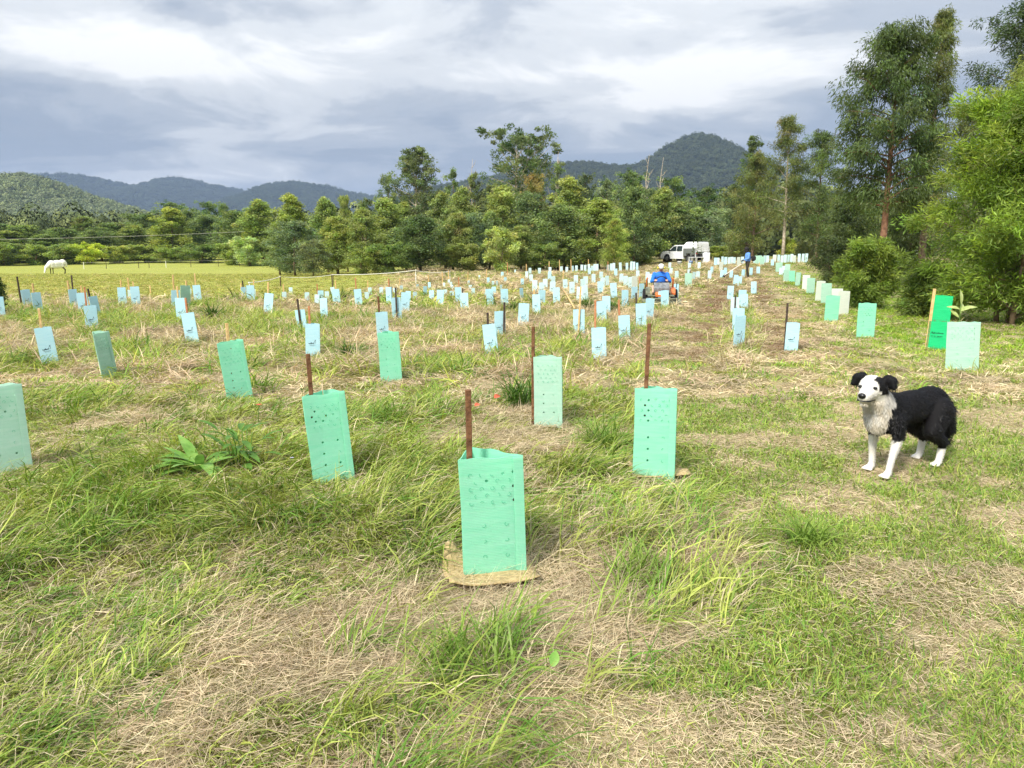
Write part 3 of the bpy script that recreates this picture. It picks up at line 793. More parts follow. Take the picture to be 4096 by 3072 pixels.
hero('tree', 3990, 18, 330, 42, 'wind bent dark blue green gum in the top right corner', 'bark', (0.45, 0.55, 0.55), 106, h0=0.30, prof='dome', nb=40, ncl=9, nl=70, ll=0.19, lw=0.04, droop=0.6, cr=0.75, pal=[G1, G3, G5], up=0.8, lean=0.03, tipmix=0.1)
hero('tree', 4130, 190, 300, 31, 'olive green tree below the wind bent gum at the right edge', 'bark', (0.95, 1.02, 0.7), 107, h0=0.2, prof='dome', nb=42, ncl=9, nl=76, ll=0.15, lw=0.03, droop=0.8, cr=0.62, pal=[G1, G2, G4], up=0.7)
hero('tree', 3840, 420, 230, 33, 'thin grey leaved sapling behind the bright wattle bush', 'pale_bark', (0.85, 0.86, 0.9), 108, h0=0.2, prof='dome', nb=32, ncl=8, nl=56, ll=0.15, lw=0.028, droop=0.8, cr=0.5, pal=[G1, G3, G4], up=0.8, gaps=0.15)
hero('tree', 3390, 800, 200, 44, 'shaded understorey tree behind the big reddish trunk', 'bark', (0.75, 0.82, 0.75), 109, h0=0.05, prof='round', nb=34, ncl=8, nl=60, ll=0.17, lw=0.045, droop=0.7, cr=0.6, pal=[G1, G3, G5], up=0.6)
hero('tree', 3640, 760, 190, 42, 'shaded scrubby tree right of the big reddish trunk', 'bark', (0.8, 0.84, 0.78), 110, h0=0.12, prof='round', nb=30, ncl=8, nl=56, ll=0.17, lw=0.04, droop=0.7, cr=0.55, pal=[G1, G3, G4], up=0.6)
hero('shrub', 3335, 955, 120, 41, 'dark dense bush at the edge of the lawn behind the green guard row', 'bark', (0.62, 0.66, 0.65), 111, 'shrub', h0=0.04, prof='round', nb=26, ncl=9, nl=70, ll=0.11, lw=0.025, droop=0.4, cr=0.42, pal=[G3, G5, G1], up=0.5, trunks=3)
hero('shrub', 3470, 985, 200, 22, 'low bright wattle bush in front of the big reddish trunk', 'bark', (0.95, 1.1, 0.6), 112, 'shrub', h0=0.05, prof='round', nb=40, ncl=10, nl=56, ll=0.14, lw=0.024, droop=0.3, cr=0.28, pal=[G1, G2, G3], up=0.6, trunks=3)
hero('shrub', 4040, 390, 500, 18.5, 'large bright green wattle bush filling the right edge', 'bark', (1.0, 1.2, 0.62), 113, 'shrub', h0=0.04, prof='dome', nb=78, ncl=13, nl=72, ll=0.14, lw=0.023, droop=0.2, cr=0.36, pal=[G1, G2, G6, G3], up=0.62, trunks=3, tipmix=0.45)
hero('shrub', 3740, 1085, 180, 20, 'dark lower skirt of wattle between the two bright bushes', 'bark', (0.8, 0.95, 0.6), 114, 'shrub', h0=0.04, prof='round', nb=30, ncl=9, nl=56, ll=0.15, lw=0.024, droop=0.3, cr=0.32, pal=[G1, G2, G3], up=0.5, trunks=3)
hero('shrub', 3148, 965, 70, 65, 'bright sapling beside the foot of the slender pale trunk', 'bark', (1.5, 1.45, 1.0), 115, 'shrub', h0=0.1, prof='round', nb=14, ncl=5, nl=40, ll=0.13, lw=0.06, droop=0.2, cr=0.3, pal=[G2, G6], up=0.6)
hero('shrub', 2960, 940, 150, 70, 'scrubby shrub behind the man with the brush cutter', 'bark', (1.05, 1.0, 0.9), 116, 'shrub', h0=0.05, prof='round', nb=24, ncl=7, nl=44, ll=0.17, lw=0.05, droop=0.4, cr=0.5, pal=[G1, G4, G3], up=0.7, trunks=3)
hero('shrub', 3230, 930, 190, 71, 'scrubby shrub behind the far row of pale guards', 'bark', (0.85, 0.88, 0.8), 117, 'shrub', h0=0.05, prof='round', nb=26, ncl=7, nl=46, ll=0.17, lw=0.05, droop=0.4, cr=0.5, pal=[G1, G4, G3], up=0.7, trunks=3)
hero('shrub', 3500, 940, 260, 72, 'far scrub glimpsed under the big dark gum', 'bark', (0.85, 0.88, 0.8), 118, 'shrub', h0=0.05, prof='round', nb=26, ncl=7, nl=46, ll=0.17, lw=0.05, droop=0.4, cr=0.6, pal=[G1, G4, G3], up=0.7, trunks=3)
hero('shrub', 3760, 930, 260, 71, 'far scrub glimpsed between the wattle bushes', 'bark', (0.85, 0.88, 0.8), 119, 'shrub', h0=0.05, prof='round', nb=26, ncl=7, nl=46, ll=0.17, lw=0.05, droop=0.4, cr=0.6, pal=[G1, G4, G3], up=0.7, trunks=3)
hero('tree', 2925, 742, 140, 86, 'dark thin tree right of the silvery tree', 'bark', (0.75, 0.8, 0.8), 120, h0=0.2, prof='col', nb=26, ncl=7, nl=44, ll=0.26, lw=0.07, droop=0.4, cr=0.6, pal=[G1, G3, G5], up=0.8, gaps=0.2)
hero('tree', 2990, 540, 130, 92, 'ragged dark tree top against the sky beside the conical mountain', 'bark', (0.7, 0.76, 0.78), 121, h0=0.35, prof='col', nb=28, ncl=6, nl=44, ll=0.28, lw=0.09, droop=0.3, cr=0.6, pal=[G1, G3, G5], up=0.9, gaps=0.3)
hero('shrub', -46, 1095, 50, 20, 'dark leafy twig end poking in at the left edge', 'bark', (0.7, 0.8, 0.7), 122, 'shrub', h0=0.05, prof='round', nb=14, ncl=6, nl=40, ll=0.08, lw=0.03, droop=0.2, cr=0.2, pal=[G3, G5], up=0.6)

# ------------------------------------------------------------------ grass
def blades(rng, n, rad, lmin, lmax, wid, bend, lift, segs=3, comb=0.0, flat=0.0):
    """n grass blades round a point: base, curved over, tapering to a tip; +x is the way the tuft is combed"""
    az = rng.uniform(0, 2 * math.pi, n)
    if comb: az = az * (1 - comb) + comb * rng.normal(0, 0.5, n)
    br = rad * np.sqrt(rng.random(n)); ba = rng.uniform(0, 2 * math.pi, n)
    base = np.stack([br * np.cos(ba), br * np.sin(ba), np.full(n, -0.01) + flat * rng.random(n)], 1)
    L = rng.uniform(lmin, lmax, n)
    e0 = np.clip(rng.normal(lift, 0.28, n), 0.02, 1.5)
    bd = bend * rng.uniform(0.4, 1.4, n)
    d = np.stack([np.cos(az), np.sin(az)], 1)
    turn = rng.normal(0, 0.35, n)
    side0 = np.stack([-d[:, 1], d[:, 0], rng.normal(0, 0.5, n)], 1)
    side0 /= np.linalg.norm(side0, axis=1, keepdims=True)
    P = [base]
    for s in range(segs):
        f = (s + 0.5) / segs
        e = e0 - bd * f
        a2 = az + turn * f
        st = (L / segs)[:, None] * np.stack([np.cos(a2) * np.cos(e), np.sin(a2) * np.cos(e), np.sin(e)], 1)
        p = P[-1] + st
        p[:, 2] = np.maximum(p[:, 2], 0.004 + 0.01 * rng.random(n))
        P.append(p)
    w = wid * rng.uniform(0.6, 1.35, n)
    V, Fc = [], []
    prof = np.interp(np.linspace(0, 1, segs + 1), [0, 0.4, 1], [0.8, 1.0, 0.12])
    for s in range(segs + 1):
        hw = (w * prof[s] / 2)[:, None]
        V += [P[s] - side0 * hw, P[s] + side0 * hw]
    V = np.stack(V, 1).reshape(-1, 3)
    k = 2 * (segs + 1)
    b0 = np.arange(n)[:, None] * k
    for s in range(segs):
        Fc.append(b0 + np.array([2 * s, 2 * s + 1, 2 * s + 3, 2 * s + 2]))
    Fc = np.stack(Fc, 1).reshape(-1, 4)
    return V, Fc, k
def tuft(name, seed, sets):
    """sets: blade groups with their own tint"""
    rng = np.random.default_rng(seed)
    Vs, Fs, Cs, o = [], [], [], 0
    for kw, tints in sets:
        V, Fc, k = blades(rng, **kw)
        n = len(V) // k
        c = np.array(tints)[rng.integers(0, len(tints), n)] * (1 + rng.normal(0, 0.22, (n, 1)))
        c = np.repeat(np.clip(c, 0.15, 2.5), k, 0)
        Vs.append(V); Fs.append(Fc + o); Cs.append(c); o += len(V)
    me = np_mesh(name, np.vstack(Vs), np.vstack(Fs))
    set_col(me, np.vstack(Cs), 'shade')
    return me
GRN = [(1, 1, 1), (1.15, 1.08, 0.9), (0.8, 0.88, 0.85)]
STR = [(1.0, 1.0, 1.0), (0.85, 0.83, 0.8), (1.15, 1.14, 1.1)]
DRYIN = [(1.9, 1.35, 2.6), (1.7, 1.25, 2.2)]                    # dead blades mixed into green tufts
def vset(nm, mult, wm):
    """0-3 long green, 4-6 dry thatch, 7-9 short green, 10-12 straw clippings; mult thins the blades out, wm widens them for distance"""
    T = []
    for i in range(4):
        T.append(tuft(nm, 10 + i, [(dict(n=int(34 * mult), rad=0.10, lmin=0.16, lmax=0.40, wid=0.0052 * wm, bend=1.75, lift=1.05, segs=4, comb=0.35), GRN),
                                  (dict(n=int(12 * mult), rad=0.11, lmin=0.10, lmax=0.30, wid=0.004 * wm, bend=1.4, lift=0.6, segs=3), DRYIN)]))
    for i in range(3):
        T.append(tuft(nm, 30 + i, [(dict(n=int(60 * mult), rad=0.14, lmin=0.08, lmax=0.27, wid=0.0036 * wm, bend=0.7, lift=0.28, segs=3, flat=0.05), STR)]))
    for i in range(3):
        T.append(tuft(nm, 50 + i, [(dict(n=int(30 * mult), rad=0.11, lmin=0.03, lmax=0.095, wid=0.0045 * wm, bend=0.9, lift=0.95, segs=3), GRN),
                                  (dict(n=int(8 * mult), rad=0.12, lmin=0.03, lmax=0.09, wid=0.0035 * wm, bend=0.6, lift=0.3, segs=2), DRYIN)]))
    for i in range(3):
        T.append(tuft(nm, 70 + i, [(dict(n=int(70 * mult), rad=0.16, lmin=0.03, lmax=0.13, wid=0.0034 * wm, bend=0.3, lift=0.12, segs=2, flat=0.022), STR)]))
    return T
VM = variants('blades_mid', vset('tuft_mid', 0.55, 2.1), M['grass'])
VF = variants('blades_far', vset('tuft_far', 0.33, 4.6), M['grass'])

def sow(y0, y1, dens, seed):
    rng = np.random.default_rng(seed)
    ymax = y1
    A = (y1 - y0) * 2 * (0.74 * ymax + 1.6)
    n = int(A * dens)
    y = rng.uniform(y0, y1, n); x = rng.uniform(-1, 1, n) * (0.74 * ymax + 1.6)
    k = np.abs(x) < 0.74 * y + 1.6
    return x[k], y[k], rng
GREEN = L3(134, 158, 66); LUSH = L3(104, 142, 54); YELG = L3(166, 176, 88); STRAW = L3(218, 203, 168); PINK = L3(200, 178, 152); GREYS = L3(160, 147, 122)
MUD = L3(136, 108, 78); PADG = L3(162, 166, 86)
def field(name, label, cat, y0, y1, coll, dens, seed, wide=1.0):
    out = {}
    x, y, rng = sow(y0, y1, dens, seed)
    n = len(x)
    mo, la, ba = mown(x, y), lawn(x, y), bare(x, y)
    patch = fbm(x * 1.15, y * 1.15, 61, 4)                       # dry patches in the rough grass
    p2 = fbm(x * 0.55 + 40, y * 0.55, 62, 3)
    u = rng.random(n)
    # dry thatch patches: around the front guard, and blotches
    fx, fy = x - 0.25, y - 3.0
    dryspot = np.exp(-(fx / 0.55) ** 2 - (fy / 0.42) ** 2) + np.exp(-((x - 0.75) / 0.5) ** 2 - ((y - 2.55) / 0.22) ** 2) + 0.9 * np.exp(-((x - 0.45) / 0.6) ** 2 - ((y - 2.0) / 0.14) ** 2)
    dry = np.clip(sm(patch, 0.46, 0.58) * 0.85 + 0.12, 0, 1)
    r2 = rng.random(n)
    typ = np.where(u < mo, np.where(r2 < 0.60 - 0.42 * la, 3, 2), np.where(r2 < dry * 0.88, 1, 0))
    typ = np.where((typ == 0) & (rng.random(n) < 0.16), 1, typ)
    ba_k = (rng.random(n) < ba * 0.75)
    typ = np.where(ba_k, 3, typ)
    # green regrowth shows in tufts on the worn ground
    clump = fbm(x * 2.6, y * 2.6, 63, 3)
    typ = np.where((typ == 3) & (clump > 0.60) & (ba < 0.3), 2, typ)
    typ = np.where((typ == 2) & (clump < 0.44) & (la < 0.4), 3, typ)
    ind = np.choose(typ, [rng.integers(0, 4, n), 4 + rng.integers(0, 3, n), 7 + rng.integers(0, 3, n), 10 + rng.integers(0, 3, n)])
    # colours
    t = fbm(x * 0.8, y * 0.8, 64, 3)[:, None]; q = rng.random((n, 1))
    cg = np.where(q < 0.12, LUSH, np.where(q < 0.5, GREEN, YELG)) * (0.75 + 0.6 * t)
    far = sm(y, 8, 22)[:, None]
    cg = cg * (1 - 0.0 * far)
    cd = np.where(q < 0.45, STRAW, np.where(q < 0.75, PINK, GREYS)) * (0.8 + 0.4 * t)
    cs = np.where(q < 0.5, GREEN, np.where(q < 0.8, YELG, LUSH)) * (0.85 + 0.35 * t)
    cs = cs * (1 - la[:, None]) + la[:, None] * np.where(q < 0.6, L3(116, 150, 44), L3(150, 172, 64)) * (0.75 + 0.5 * t)
    cw = cd * (1 - ba[:, None] * 0.75) + MUD * ba[:, None] * 0.75
    pdk = paddock(x, y)[:, None]
    cs = cs * (1 - pdk) + pdk * PADG * (0.85 + 0.3 * q)
    cw = cw * (1 - pdk) + pdk * np.where(q < 0.8, PADG, L3(190, 176, 112))
    colr = np.choose(typ[:, None], [cg, cd, cs, cw]) * (1 + rng.normal(0, 0.08, (n, 1)))
    # size: tussocks stand high in clumps, everything lies towards lower right
    hgt = 0.62 + 0.75 * sm(p2, 0.35, 0.7) * (0.6 + 0.8 * rng.random(n))
    sc = np.where(typ == 0, hgt, rng.uniform(0.75, 1.25, n)) * wide
    sc = np.where(typ == 0, sc * np.interp(y, [7, 12, 20, 26, 60], [0.72, 0.72, 0.70, 0.5, 0.45]), sc)
    z = ground_z(x, y)
    rz = np.where(typ == 0, rng.normal(-0.7, 1.0, n) + 2.2 * (p2 - 0.5) * 3, rng.uniform(0, 6.28, n))
    tilt = rng.normal(0, 0.12, (n, 2))
    o = scatter(name, np.stack([x, y, z], 1), np.hstack([tilt, rz[:, None]]), np.stack([sc, sc, sc * np.where(typ == 0, rng.uniform(0.75, 1.1, n), 1)], 1), ind, np.clip(colr, 0.01, 0.85), coll)
    tag(o, label, cat, kind='stuff')

# grass is trodden down round the things that stand in it
TROD = [hit(1985, 2345)[:2] + (0.34,), hit(1338, 1935)[:2] + (0.30,), hit(2612, 1922)[:2] + (0.30,), hit(2192, 1712)[:2] + (0.28,), hit(40, 1900)[:2] + (0.30,), hit(3540, 1900)[:2] + (0.3,), hit(800, 1900)[:2] + (0.26,), hit(965, 1880)[:2] + (0.2,)]
def trod(x, y):
    t = np.ones_like(np.asarray(x, float))
    for (a, b, r) in TROD: t = np.minimum(t, 0.30 + 0.70 * sm(np.hypot(x - a, (y - b + 0.12) * 0.85), r * 0.6, r * 1.3))
    return t
# foreground: every blade its own geometry, combed into clumps
def near_field(y0, y1, seed):
    rng = np.random.default_rng(seed)
    out_V, out_F, out_C = [], [], []
    off = [0]
    def grow(base, az, L, e0, bend, wid, col, segs=3, turn=0.35):
        n = len(L)
        tr = rng.normal(0, turn, n)
        sd = np.stack([-np.sin(az), np.cos(az), rng.normal(0, 0.6, n)], 1); sd /= np.linalg.norm(sd, axis=1, keepdims=True)
        P = [base]
        for s in range(segs):
            f = (s + 0.5) / segs
            e = e0 - bend * f; a2 = az + tr * f
            p = P[-1] + (L / segs)[:, None] * np.stack([np.cos(a2) * np.cos(e), np.sin(a2) * np.cos(e), np.sin(e)], 1)
            g = ground_z(p[:, 0], p[:, 1]) + 0.003 + 0.03 * rng.random(n) * f
            p[:, 2] = np.maximum(p[:, 2], g)
            P.append(p)
        prof = np.interp(np.linspace(0, 1, segs + 1), [0, 0.4, 1], [0.8, 1.0, 0.15])
        V = np.stack([P[s] + q * sd * (wid * prof[s] / 2)[:, None] for s in range(segs + 1) for q in (-1, 1)], 1).reshape(-1, 3)
        k = 2 * (segs + 1)
        b0 = np.arange(n)[:, None] * k + off[0]
        Fc = np.stack([b0 + np.array([2 * s, 2 * s + 1, 2 * s + 3, 2 * s + 2]) for s in range(segs)], 1).reshape(-1, 4)
        off[0] += n * k
        out_V.append(V); out_F.append(Fc); out_C.append(np.repeat(np.clip(col, 0.008, 0.9), k, 0))
    def pts(n):
        """points, denser towards the camera"""
        y = y0 + (y1 - y0) * rng.random(n) ** 1.25
        x = rng.uniform(-1, 1, n) * (0.74 * y + 0.9)
        keep = rng.random(n) < (0.74 * y + 0.9) / (0.74 * y1 + 0.9) * (1.0 + 1.2 * (1 - sm(y, y0, y1)))
        return x[keep], y[keep]
    def masks(x, y):
        patch = fbm(x * 1.15, y * 1.15, 61, 4)
        spot = np.exp(-((x - 0.2) / 0.6) ** 2 - ((y - 2.95) / 0.40) ** 2) + np.exp(-((x - 0.85) / 0.5) ** 2 - ((y - 2.6) / 0.25) ** 2) + np.exp(-((x - 0.5) / 0.55) ** 2 - ((y - 1.95) / 0.18) ** 2)
        return mown(x, y), np.clip(sm(patch, 0.49, 0.60) * 0.9 + spot, 0, 1), lawn(x, y)
    flow = lambda x, y: -0.55 + 5.0 * (fbm(x * 0.8, y * 0.8, 66, 2) - 0.5)
    wd = lambda y: 1.0 + 0.14 * (y - 2)
    # long grass in clumps
    cx_, cy_2 = pts(9000)
    mo, dry, _ = masks(cx_, cy_2)
    k = rng.random(len(cx_)) > np.maximum(mo, dry * 0.93)
    cx_, cy_2 = cx_[k], cy_2[k]
    nc = len(cx_)
    lush = fbm(cx_ * 0.9 + 9, cy_2 * 0.9, 67, 3)
    caz = flow(cx_, cy_2) + rng.normal(0, 0.55, nc)
    clen = (0.11 + 0.21 * sm(lush, 0.3, 0.7)) * np.interp(cy_2, [2, 4, 7], [1.05, 1.0, 0.75]) * trod(cx_, cy_2) * rng.uniform(0.7, 1.25, nc)
    q = rng.random((nc, 1))
    ccol = np.where(q < 0.20, LUSH, np.where(q < 0.6, GREEN, YELG)) * (0.75 + 0.5 * fbm(cx_ * 1.4, cy_2 * 1.4, 68, 3))[:, None]
    nb = 30
    i = np.repeat(np.arange(nc), nb); n = len(i)
    base = np.stack([cx_[i] + rng.normal(0, 0.045, n), cy_2[i] + rng.normal(0, 0.045, n), np.zeros(n)], 1); base[:, 2] = ground_z(base[:, 0], base[:, 1]) - 0.006
    dead = rng.random(n) < 0.30
    col = np.where(dead[:, None], STRAW * 0.9, ccol[i]) * (1 + rng.normal(0, 0.20, (n, 1)))
    tall = rng.random(n) < 0.06
    grow(base, caz[i] + rng.normal(0, 0.65, n), clen[i] * rng.uniform(0.5, 1.3, n) * np.where(dead, 0.8, 1), np.clip(rng.normal(1.05, 0.3, n), 0.1, 1.5), rng.uniform(0.9, 2.3, n) * np.where(tall, 0.45, 1), 0.0056 * wd(base[:, 1]) * rng.uniform(0.55, 1.35, n) * np.where(dead, 0.75, 1), col, 3)
    # dead thatch, matted
    x, y = pts(400000)
    mo, dry, la = masks(x, y)
    k = rng.random(len(x)) < np.maximum(dry, 0.28) * (1 - mo)
    x, y = x[k], y[k]; n = len(x)
    base = np.stack([x, y, ground_z(x, y) + 0.035 * rng.random(n)], 1)
    q = rng.random((n, 1))
    col = np.where(q < 0.5, STRAW, np.where(q < 0.78, PINK, GREYS)) * (0.8 + 0.4 * fbm(x * 2.5, y * 2.5, 69, 3))[:, None] * (1 + rng.normal(0, 0.15, (n, 1)))
    grow(base, flow(x * 2.2, y * 2.2) + rng.normal(0, 1.3, n), rng.uniform(0.04, 0.16, n) * np.where(rng.random(n) < 0.1, 1.6, 1), rng.normal(0.30, 0.3, n), rng.uniform(0.1, 0.9, n), 0.0031 * wd(y) * rng.uniform(0.6, 1.3, n), col, 1)
    # worn ground: clippings and short regrowth
    x, y = pts(430000)
    mo, dry, la = masks(x, y)
    k = rng.random(len(x)) < mo
    x, y, la = x[k], y[k], la[k]; n = len(x)
    gr = fbm(x * 1.9, y * 1.9, 63, 4)
    green = rng.random(n) < np.clip(sm(gr, 0.38, 0.56) * 0.62 + 0.10 + la * 0.5, 0, 0.9)
    base = np.stack([x, y, ground_z(x, y) + np.where(green, -0.004, 0.018 * rng.random(n))], 1)
    q = rng.random((n, 1))
    cs = np.where(q < 0.55, GREEN, np.where(q < 0.8, YELG, LUSH)); cd = np.where(q < 0.55, STRAW, np.where(q < 0.8, PINK, GREYS * 0.9))
    col = np.where(green[:, None], cs, cd) * (0.78 + 0.44 * fbm(x * 3, y * 3, 70, 3))[:, None] * (1 + rng.normal(0, 0.16, (n, 1)))
    az = rng.uniform(0, 6.283, n); wv = wd(y) * rng.uniform(0.6, 1.3, n); s = ~green
    grow(base[green], az[green], rng.uniform(0.025, 0.085, n)[green], rng.normal(0.95, 0.3, n)[green], rng.uniform(0.3, 1.3, n)[green], (0.0048 * wv)[green], col[green], 2)
    grow(base[s], az[s], rng.uniform(0.02, 0.085, n)[s], rng.normal(0.14, 0.18, n)[s], rng.uniform(0, 0.4, n)[s], (0.0031 * wv)[s], col[s], 1)
    me = np_mesh('grass', np.vstack(out_V), np.vstack(out_F))
    set_col(me, np.vstack(out_C))
    print('near grass quads', len(me.polygons))
    o = add('grass', me, M['near_grass'])
    tag(o, 'long bent grass, dead thatch and mown stubble in the foreground', 'grass', kind='stuff')
near_field(1.15, 7.6, 301)
field('grass', 'rough and slashed grass between the nearer tree guards', 'grass', 7.3, 20.0, VM, 52, 202, 1.15)
field('grass', 'rough grass of the far field and the horse paddock', 'grass', 20.0, 74.0, VF, 7.5, 203, 1.5)

# ================================================================== TREE GUARDS
def guard_mat(name, c1, c2, trans=0.35, clear=0.0):
    """translucent corrugated plastic with faint flutes and dirt splashed up from the soil"""
    m, n, l, b, out = mat_new(name)
    t = n.new('ShaderNodeTexCoord')
    mp = n.new('ShaderNodeMapping'); mp.inputs['Scale'].default_value = (1, 1, 9)
    l.new(t.outputs['Object'], mp.inputs[0])
    nz = n.new('ShaderNodeTexNoise'); nz.inputs['Scale'].default_value = 5; nz.inputs['Detail'].default_value = 6
    l.new(mp.outputs[0], nz.inputs['Vector'])
    r = n.new('ShaderNodeValToRGB'); r.color_ramp.elements[0].position, r.color_ramp.elements[1].position = 0.3, 0.7
    r.color_ramp.elements[0].color, r.color_ramp.elements[1].color = c1, c2
    l.new(nz.outputs['Fac'], r.inputs[0])
    sx = n.new('ShaderNodeSeparateXYZ'); l.new(t.outputs['Object'], sx.inputs[0])
    n2 = n.new('ShaderNodeTexNoise'); n2.inputs['Scale'].default_value = 38; n2.inputs['Detail'].default_value = 4
    l.new(t.outputs['Object'], n2.inputs['Vector'])
    ma = n.new('ShaderNodeMath'); ma.operation = 'MULTIPLY_ADD'; ma.inputs[1].default_value = 0.30; ma.inputs[2].default_value = -0.12
    l.new(n2.outputs['Fac'], ma.inputs[0])
    lt = n.new('ShaderNodeMath'); lt.operation = 'SUBTRACT'; l.new(ma.outputs[0], lt.inputs[0]); l.new(sx.outputs[2], lt.inputs[1])
    rr = n.new('ShaderNodeValToRGB'); rr.color_ramp.elements[0].position, rr.color_ramp.elements[1].position = 0.0, 0.05
    rr.color_ramp.elements[0].color, rr.color_ramp.elements[1].color = (0, 0, 0, 1), (0.65, 0.65, 0.65, 1)
    l.new(lt.outputs[0], rr.inputs[0])
    mx0 = n.new('ShaderNodeMixRGB'); l.new(rr.outputs[0], mx0.inputs[0]); l.new(r.outputs[0], mx0.inputs[1]); mx0.inputs[2].default_value = srgb(120, 112, 82)
    l.new(mx0.outputs[0], b.inputs['Base Color'])
    wv = n.new('ShaderNodeTexWave'); wv.inputs['Scale'].default_value = 40; wv.bands_direction = 'Z'
    l.new(t.outputs['Object'], wv.inputs['Vector'])
    bp = n.new('ShaderNodeBump'); bp.inputs['Strength'].default_value = 0.12; bp.inputs['Distance'].default_value = 0.004
    l.new(wv.outputs['Fac'], bp.inputs['Height']); l.new(bp.outputs[0], b.inputs['Normal'])
    b.inputs['Roughness'].default_value = 0.42; b.inputs['Specular IOR Level'].default_value = 0.3
    tr = n.new('ShaderNodeBsdfTranslucent'); l.new(mx0.outputs[0], tr.inputs[0])
    mx = n.new('ShaderNodeMixShader'); mx.inputs[0].default_value = trans
    l.new(b.outputs[0], mx.inputs[1]); l.new(tr.outputs[0], mx.inputs[2]); l.new(mx.outputs[0], out.inputs[0])
    if clear:                                                   # thin plastic lets some of what is inside show
        tp = n.new('ShaderNodeBsdfTransparent'); tp.inputs[0].default_value = c2
        m2 = n.new('ShaderNodeMixShader'); m2.inputs[0].default_value = clear
        l.new(mx.outputs[0], m2.inputs[1]); l.new(tp.outputs[0], m2.inputs[2]); l.new(m2.outputs[0], out.inputs[0])
    return m
GMAT = {
    'g': guard_mat('mint_plastic', srgb(160, 240, 208), srgb(182, 246, 220), 0.38, 0.12),
    'p': guard_mat('faded_mint_plastic', srgb(186, 230, 208), srgb(208, 238, 222), 0.35, 0.10),
    'w': guard_mat('cream_plastic', srgb(226, 236, 222), srgb(238, 242, 232)),
    'b': guard_mat('blue_card', srgb(186, 232, 244), srgb(204, 240, 250), 0.25),
    'l': guard_mat('pale_blue_card', srgb(206, 238, 240), srgb(222, 243, 244), 0.25),
    'e': guard_mat('emerald_plastic', srgb(38, 214, 138), srgb(56, 226, 152)),
}
SIZE = {'g': (0.29, 0.60), 'p': (0.29, 0.60), 'w': (0.27, 0.58), 'b': (0.20, 0.47), 'l': (0.20, 0.46), 'e': (0.27, 0.5), 's': (0.13, 0.25), 'm': (0.155, 0.32)}
GMAT['s'], GMAT['m'] = GMAT['l'], GMAT['b']
M['ink'] = noisy('ink', srgb(24, 54, 62), srgb(38, 74, 82), 30, 0.6)
M['green_ink'] = noisy('green_ink', srgb(10, 60, 38), srgb(14, 74, 46), 30, 0.6)
M['crease'] = noisy('perforation', srgb(84, 186, 148), srgb(96, 196, 160), 30, 0.5, 0, 0, 0.3, 0.3)
M['stake_brown'] = noisy('hardwood_stake', srgb(84, 56, 38), srgb(132, 94, 64), 26, 0.85, 0.7)
M['stake_tan'] = noisy('tan_stake', srgb(196, 160, 104), srgb(222, 190, 136), 22, 0.8, 0.4)
M['stake_dark'] = noisy('weathered_stake', srgb(52, 44, 40), srgb(88, 74, 62), 22, 0.85, 0.4)
M['stake_red'] = noisy('reddish_stake', srgb(170, 112, 76), srgb(196, 140, 100), 22, 0.8, 0.4)
SM = {'n': 'stake_brown', 't': 'stake_tan', 'd': 'stake_dark', 'r': 'stake_red'}

def panel_mesh(name, w, h, holes=(), th=0.004, bow=0.0):
    """flat panel in x-z, y = 0 is its face; holes are real openings (x, z, r)"""
    bm = bmesh.new()
    edges = []
    def loop(pts):
        vs = [bm.verts.new((x, 0, z)) for x, z in pts]
        for i in range(len(vs)): edges.append(bm.edges.new((vs[i], vs[(i + 1) % len(vs)])))
    k = 8
    loop([(-w / 2 + w * i / k, 0) for i in range(k)] + [(w / 2, h * i / k) for i in range(k)] + [(w / 2 - w * i / k, h) for i in range(k)] + [(-w / 2, h - h * i / k) for i in range(k)])
    for x, z, r in holes:
        loop([(x + r * math.cos(a), z + r * math.sin(a)) for a in [2 * math.pi * i / 10 for i in range(10)]])
    bmesh.ops.triangle_fill(bm, edges=edges, use_beauty=True, use_dissolve=False)
    for v in bm.verts: v.co.y += bow * (1 - (2 * v.co.x / w) ** 2) * (0.3 + 0.7 * v.co.z / h)
    ph = random.uniform(0, 6)
    for v in bm.verts:
        q = (v.co.z / h) ** 3
        v.co.z += q * (0.004 * math.sin(v.co.x * 24 + ph) + 0.003 * math.sin(v.co.x * 51 + ph)); v.co.y += 0.003 * math.sin(v.co.z * 11 + ph) * math.cos(v.co.x * 9)
    ex = bmesh.ops.extrude_face_region(bm, geom=bm.faces[:])
    bmesh.ops.translate(bm, verts=[v for v in ex['geom'] if isinstance(v, bmesh.types.BMVert)], vec=(0, th, 0))
    return bm_mesh(name, bm)
def simple_panel(name, w, h, th=0.004):
    bm = bmesh.new(); box(bm, (0, th / 2, h / 2), (w, th, h))
    return bm_mesh(name, bm)
def ribbon(pts, w, y=-0.0012):
    """flat printed stroke in x-z"""
    V, Fc = [], []
    for i, (x, z) in enumerate(pts):
        a, c = pts[max(i - 1, 0)], pts[min(i + 1, len(pts) - 1)]
        dx, dz = c[0] - a[0], c[1] - a[1]; L = math.hypot(dx, dz) or 1
        ww = w[i] if hasattr(w, '__len__') else w
        V += [(x - dz / L * ww / 2, y, z + dx / L * ww / 2), (x + dz / L * ww / 2, y, z - dx / L * ww / 2)]
    for i in range(len(pts) - 1): Fc.append((2 * i, 2 * i + 1, 2 * i + 3, 2 * i + 2))
    return V, Fc
def strokes(name, lst):
    V, Fc = [], []
    for pts, w in lst:
        v, f = ribbon(pts, w); o = len(V); V += v; Fc += [tuple(i + o for i in q) for q in f]
    me = bpy.data.meshes.new(name); me.from_pydata(V, [], Fc); me.update(); return me
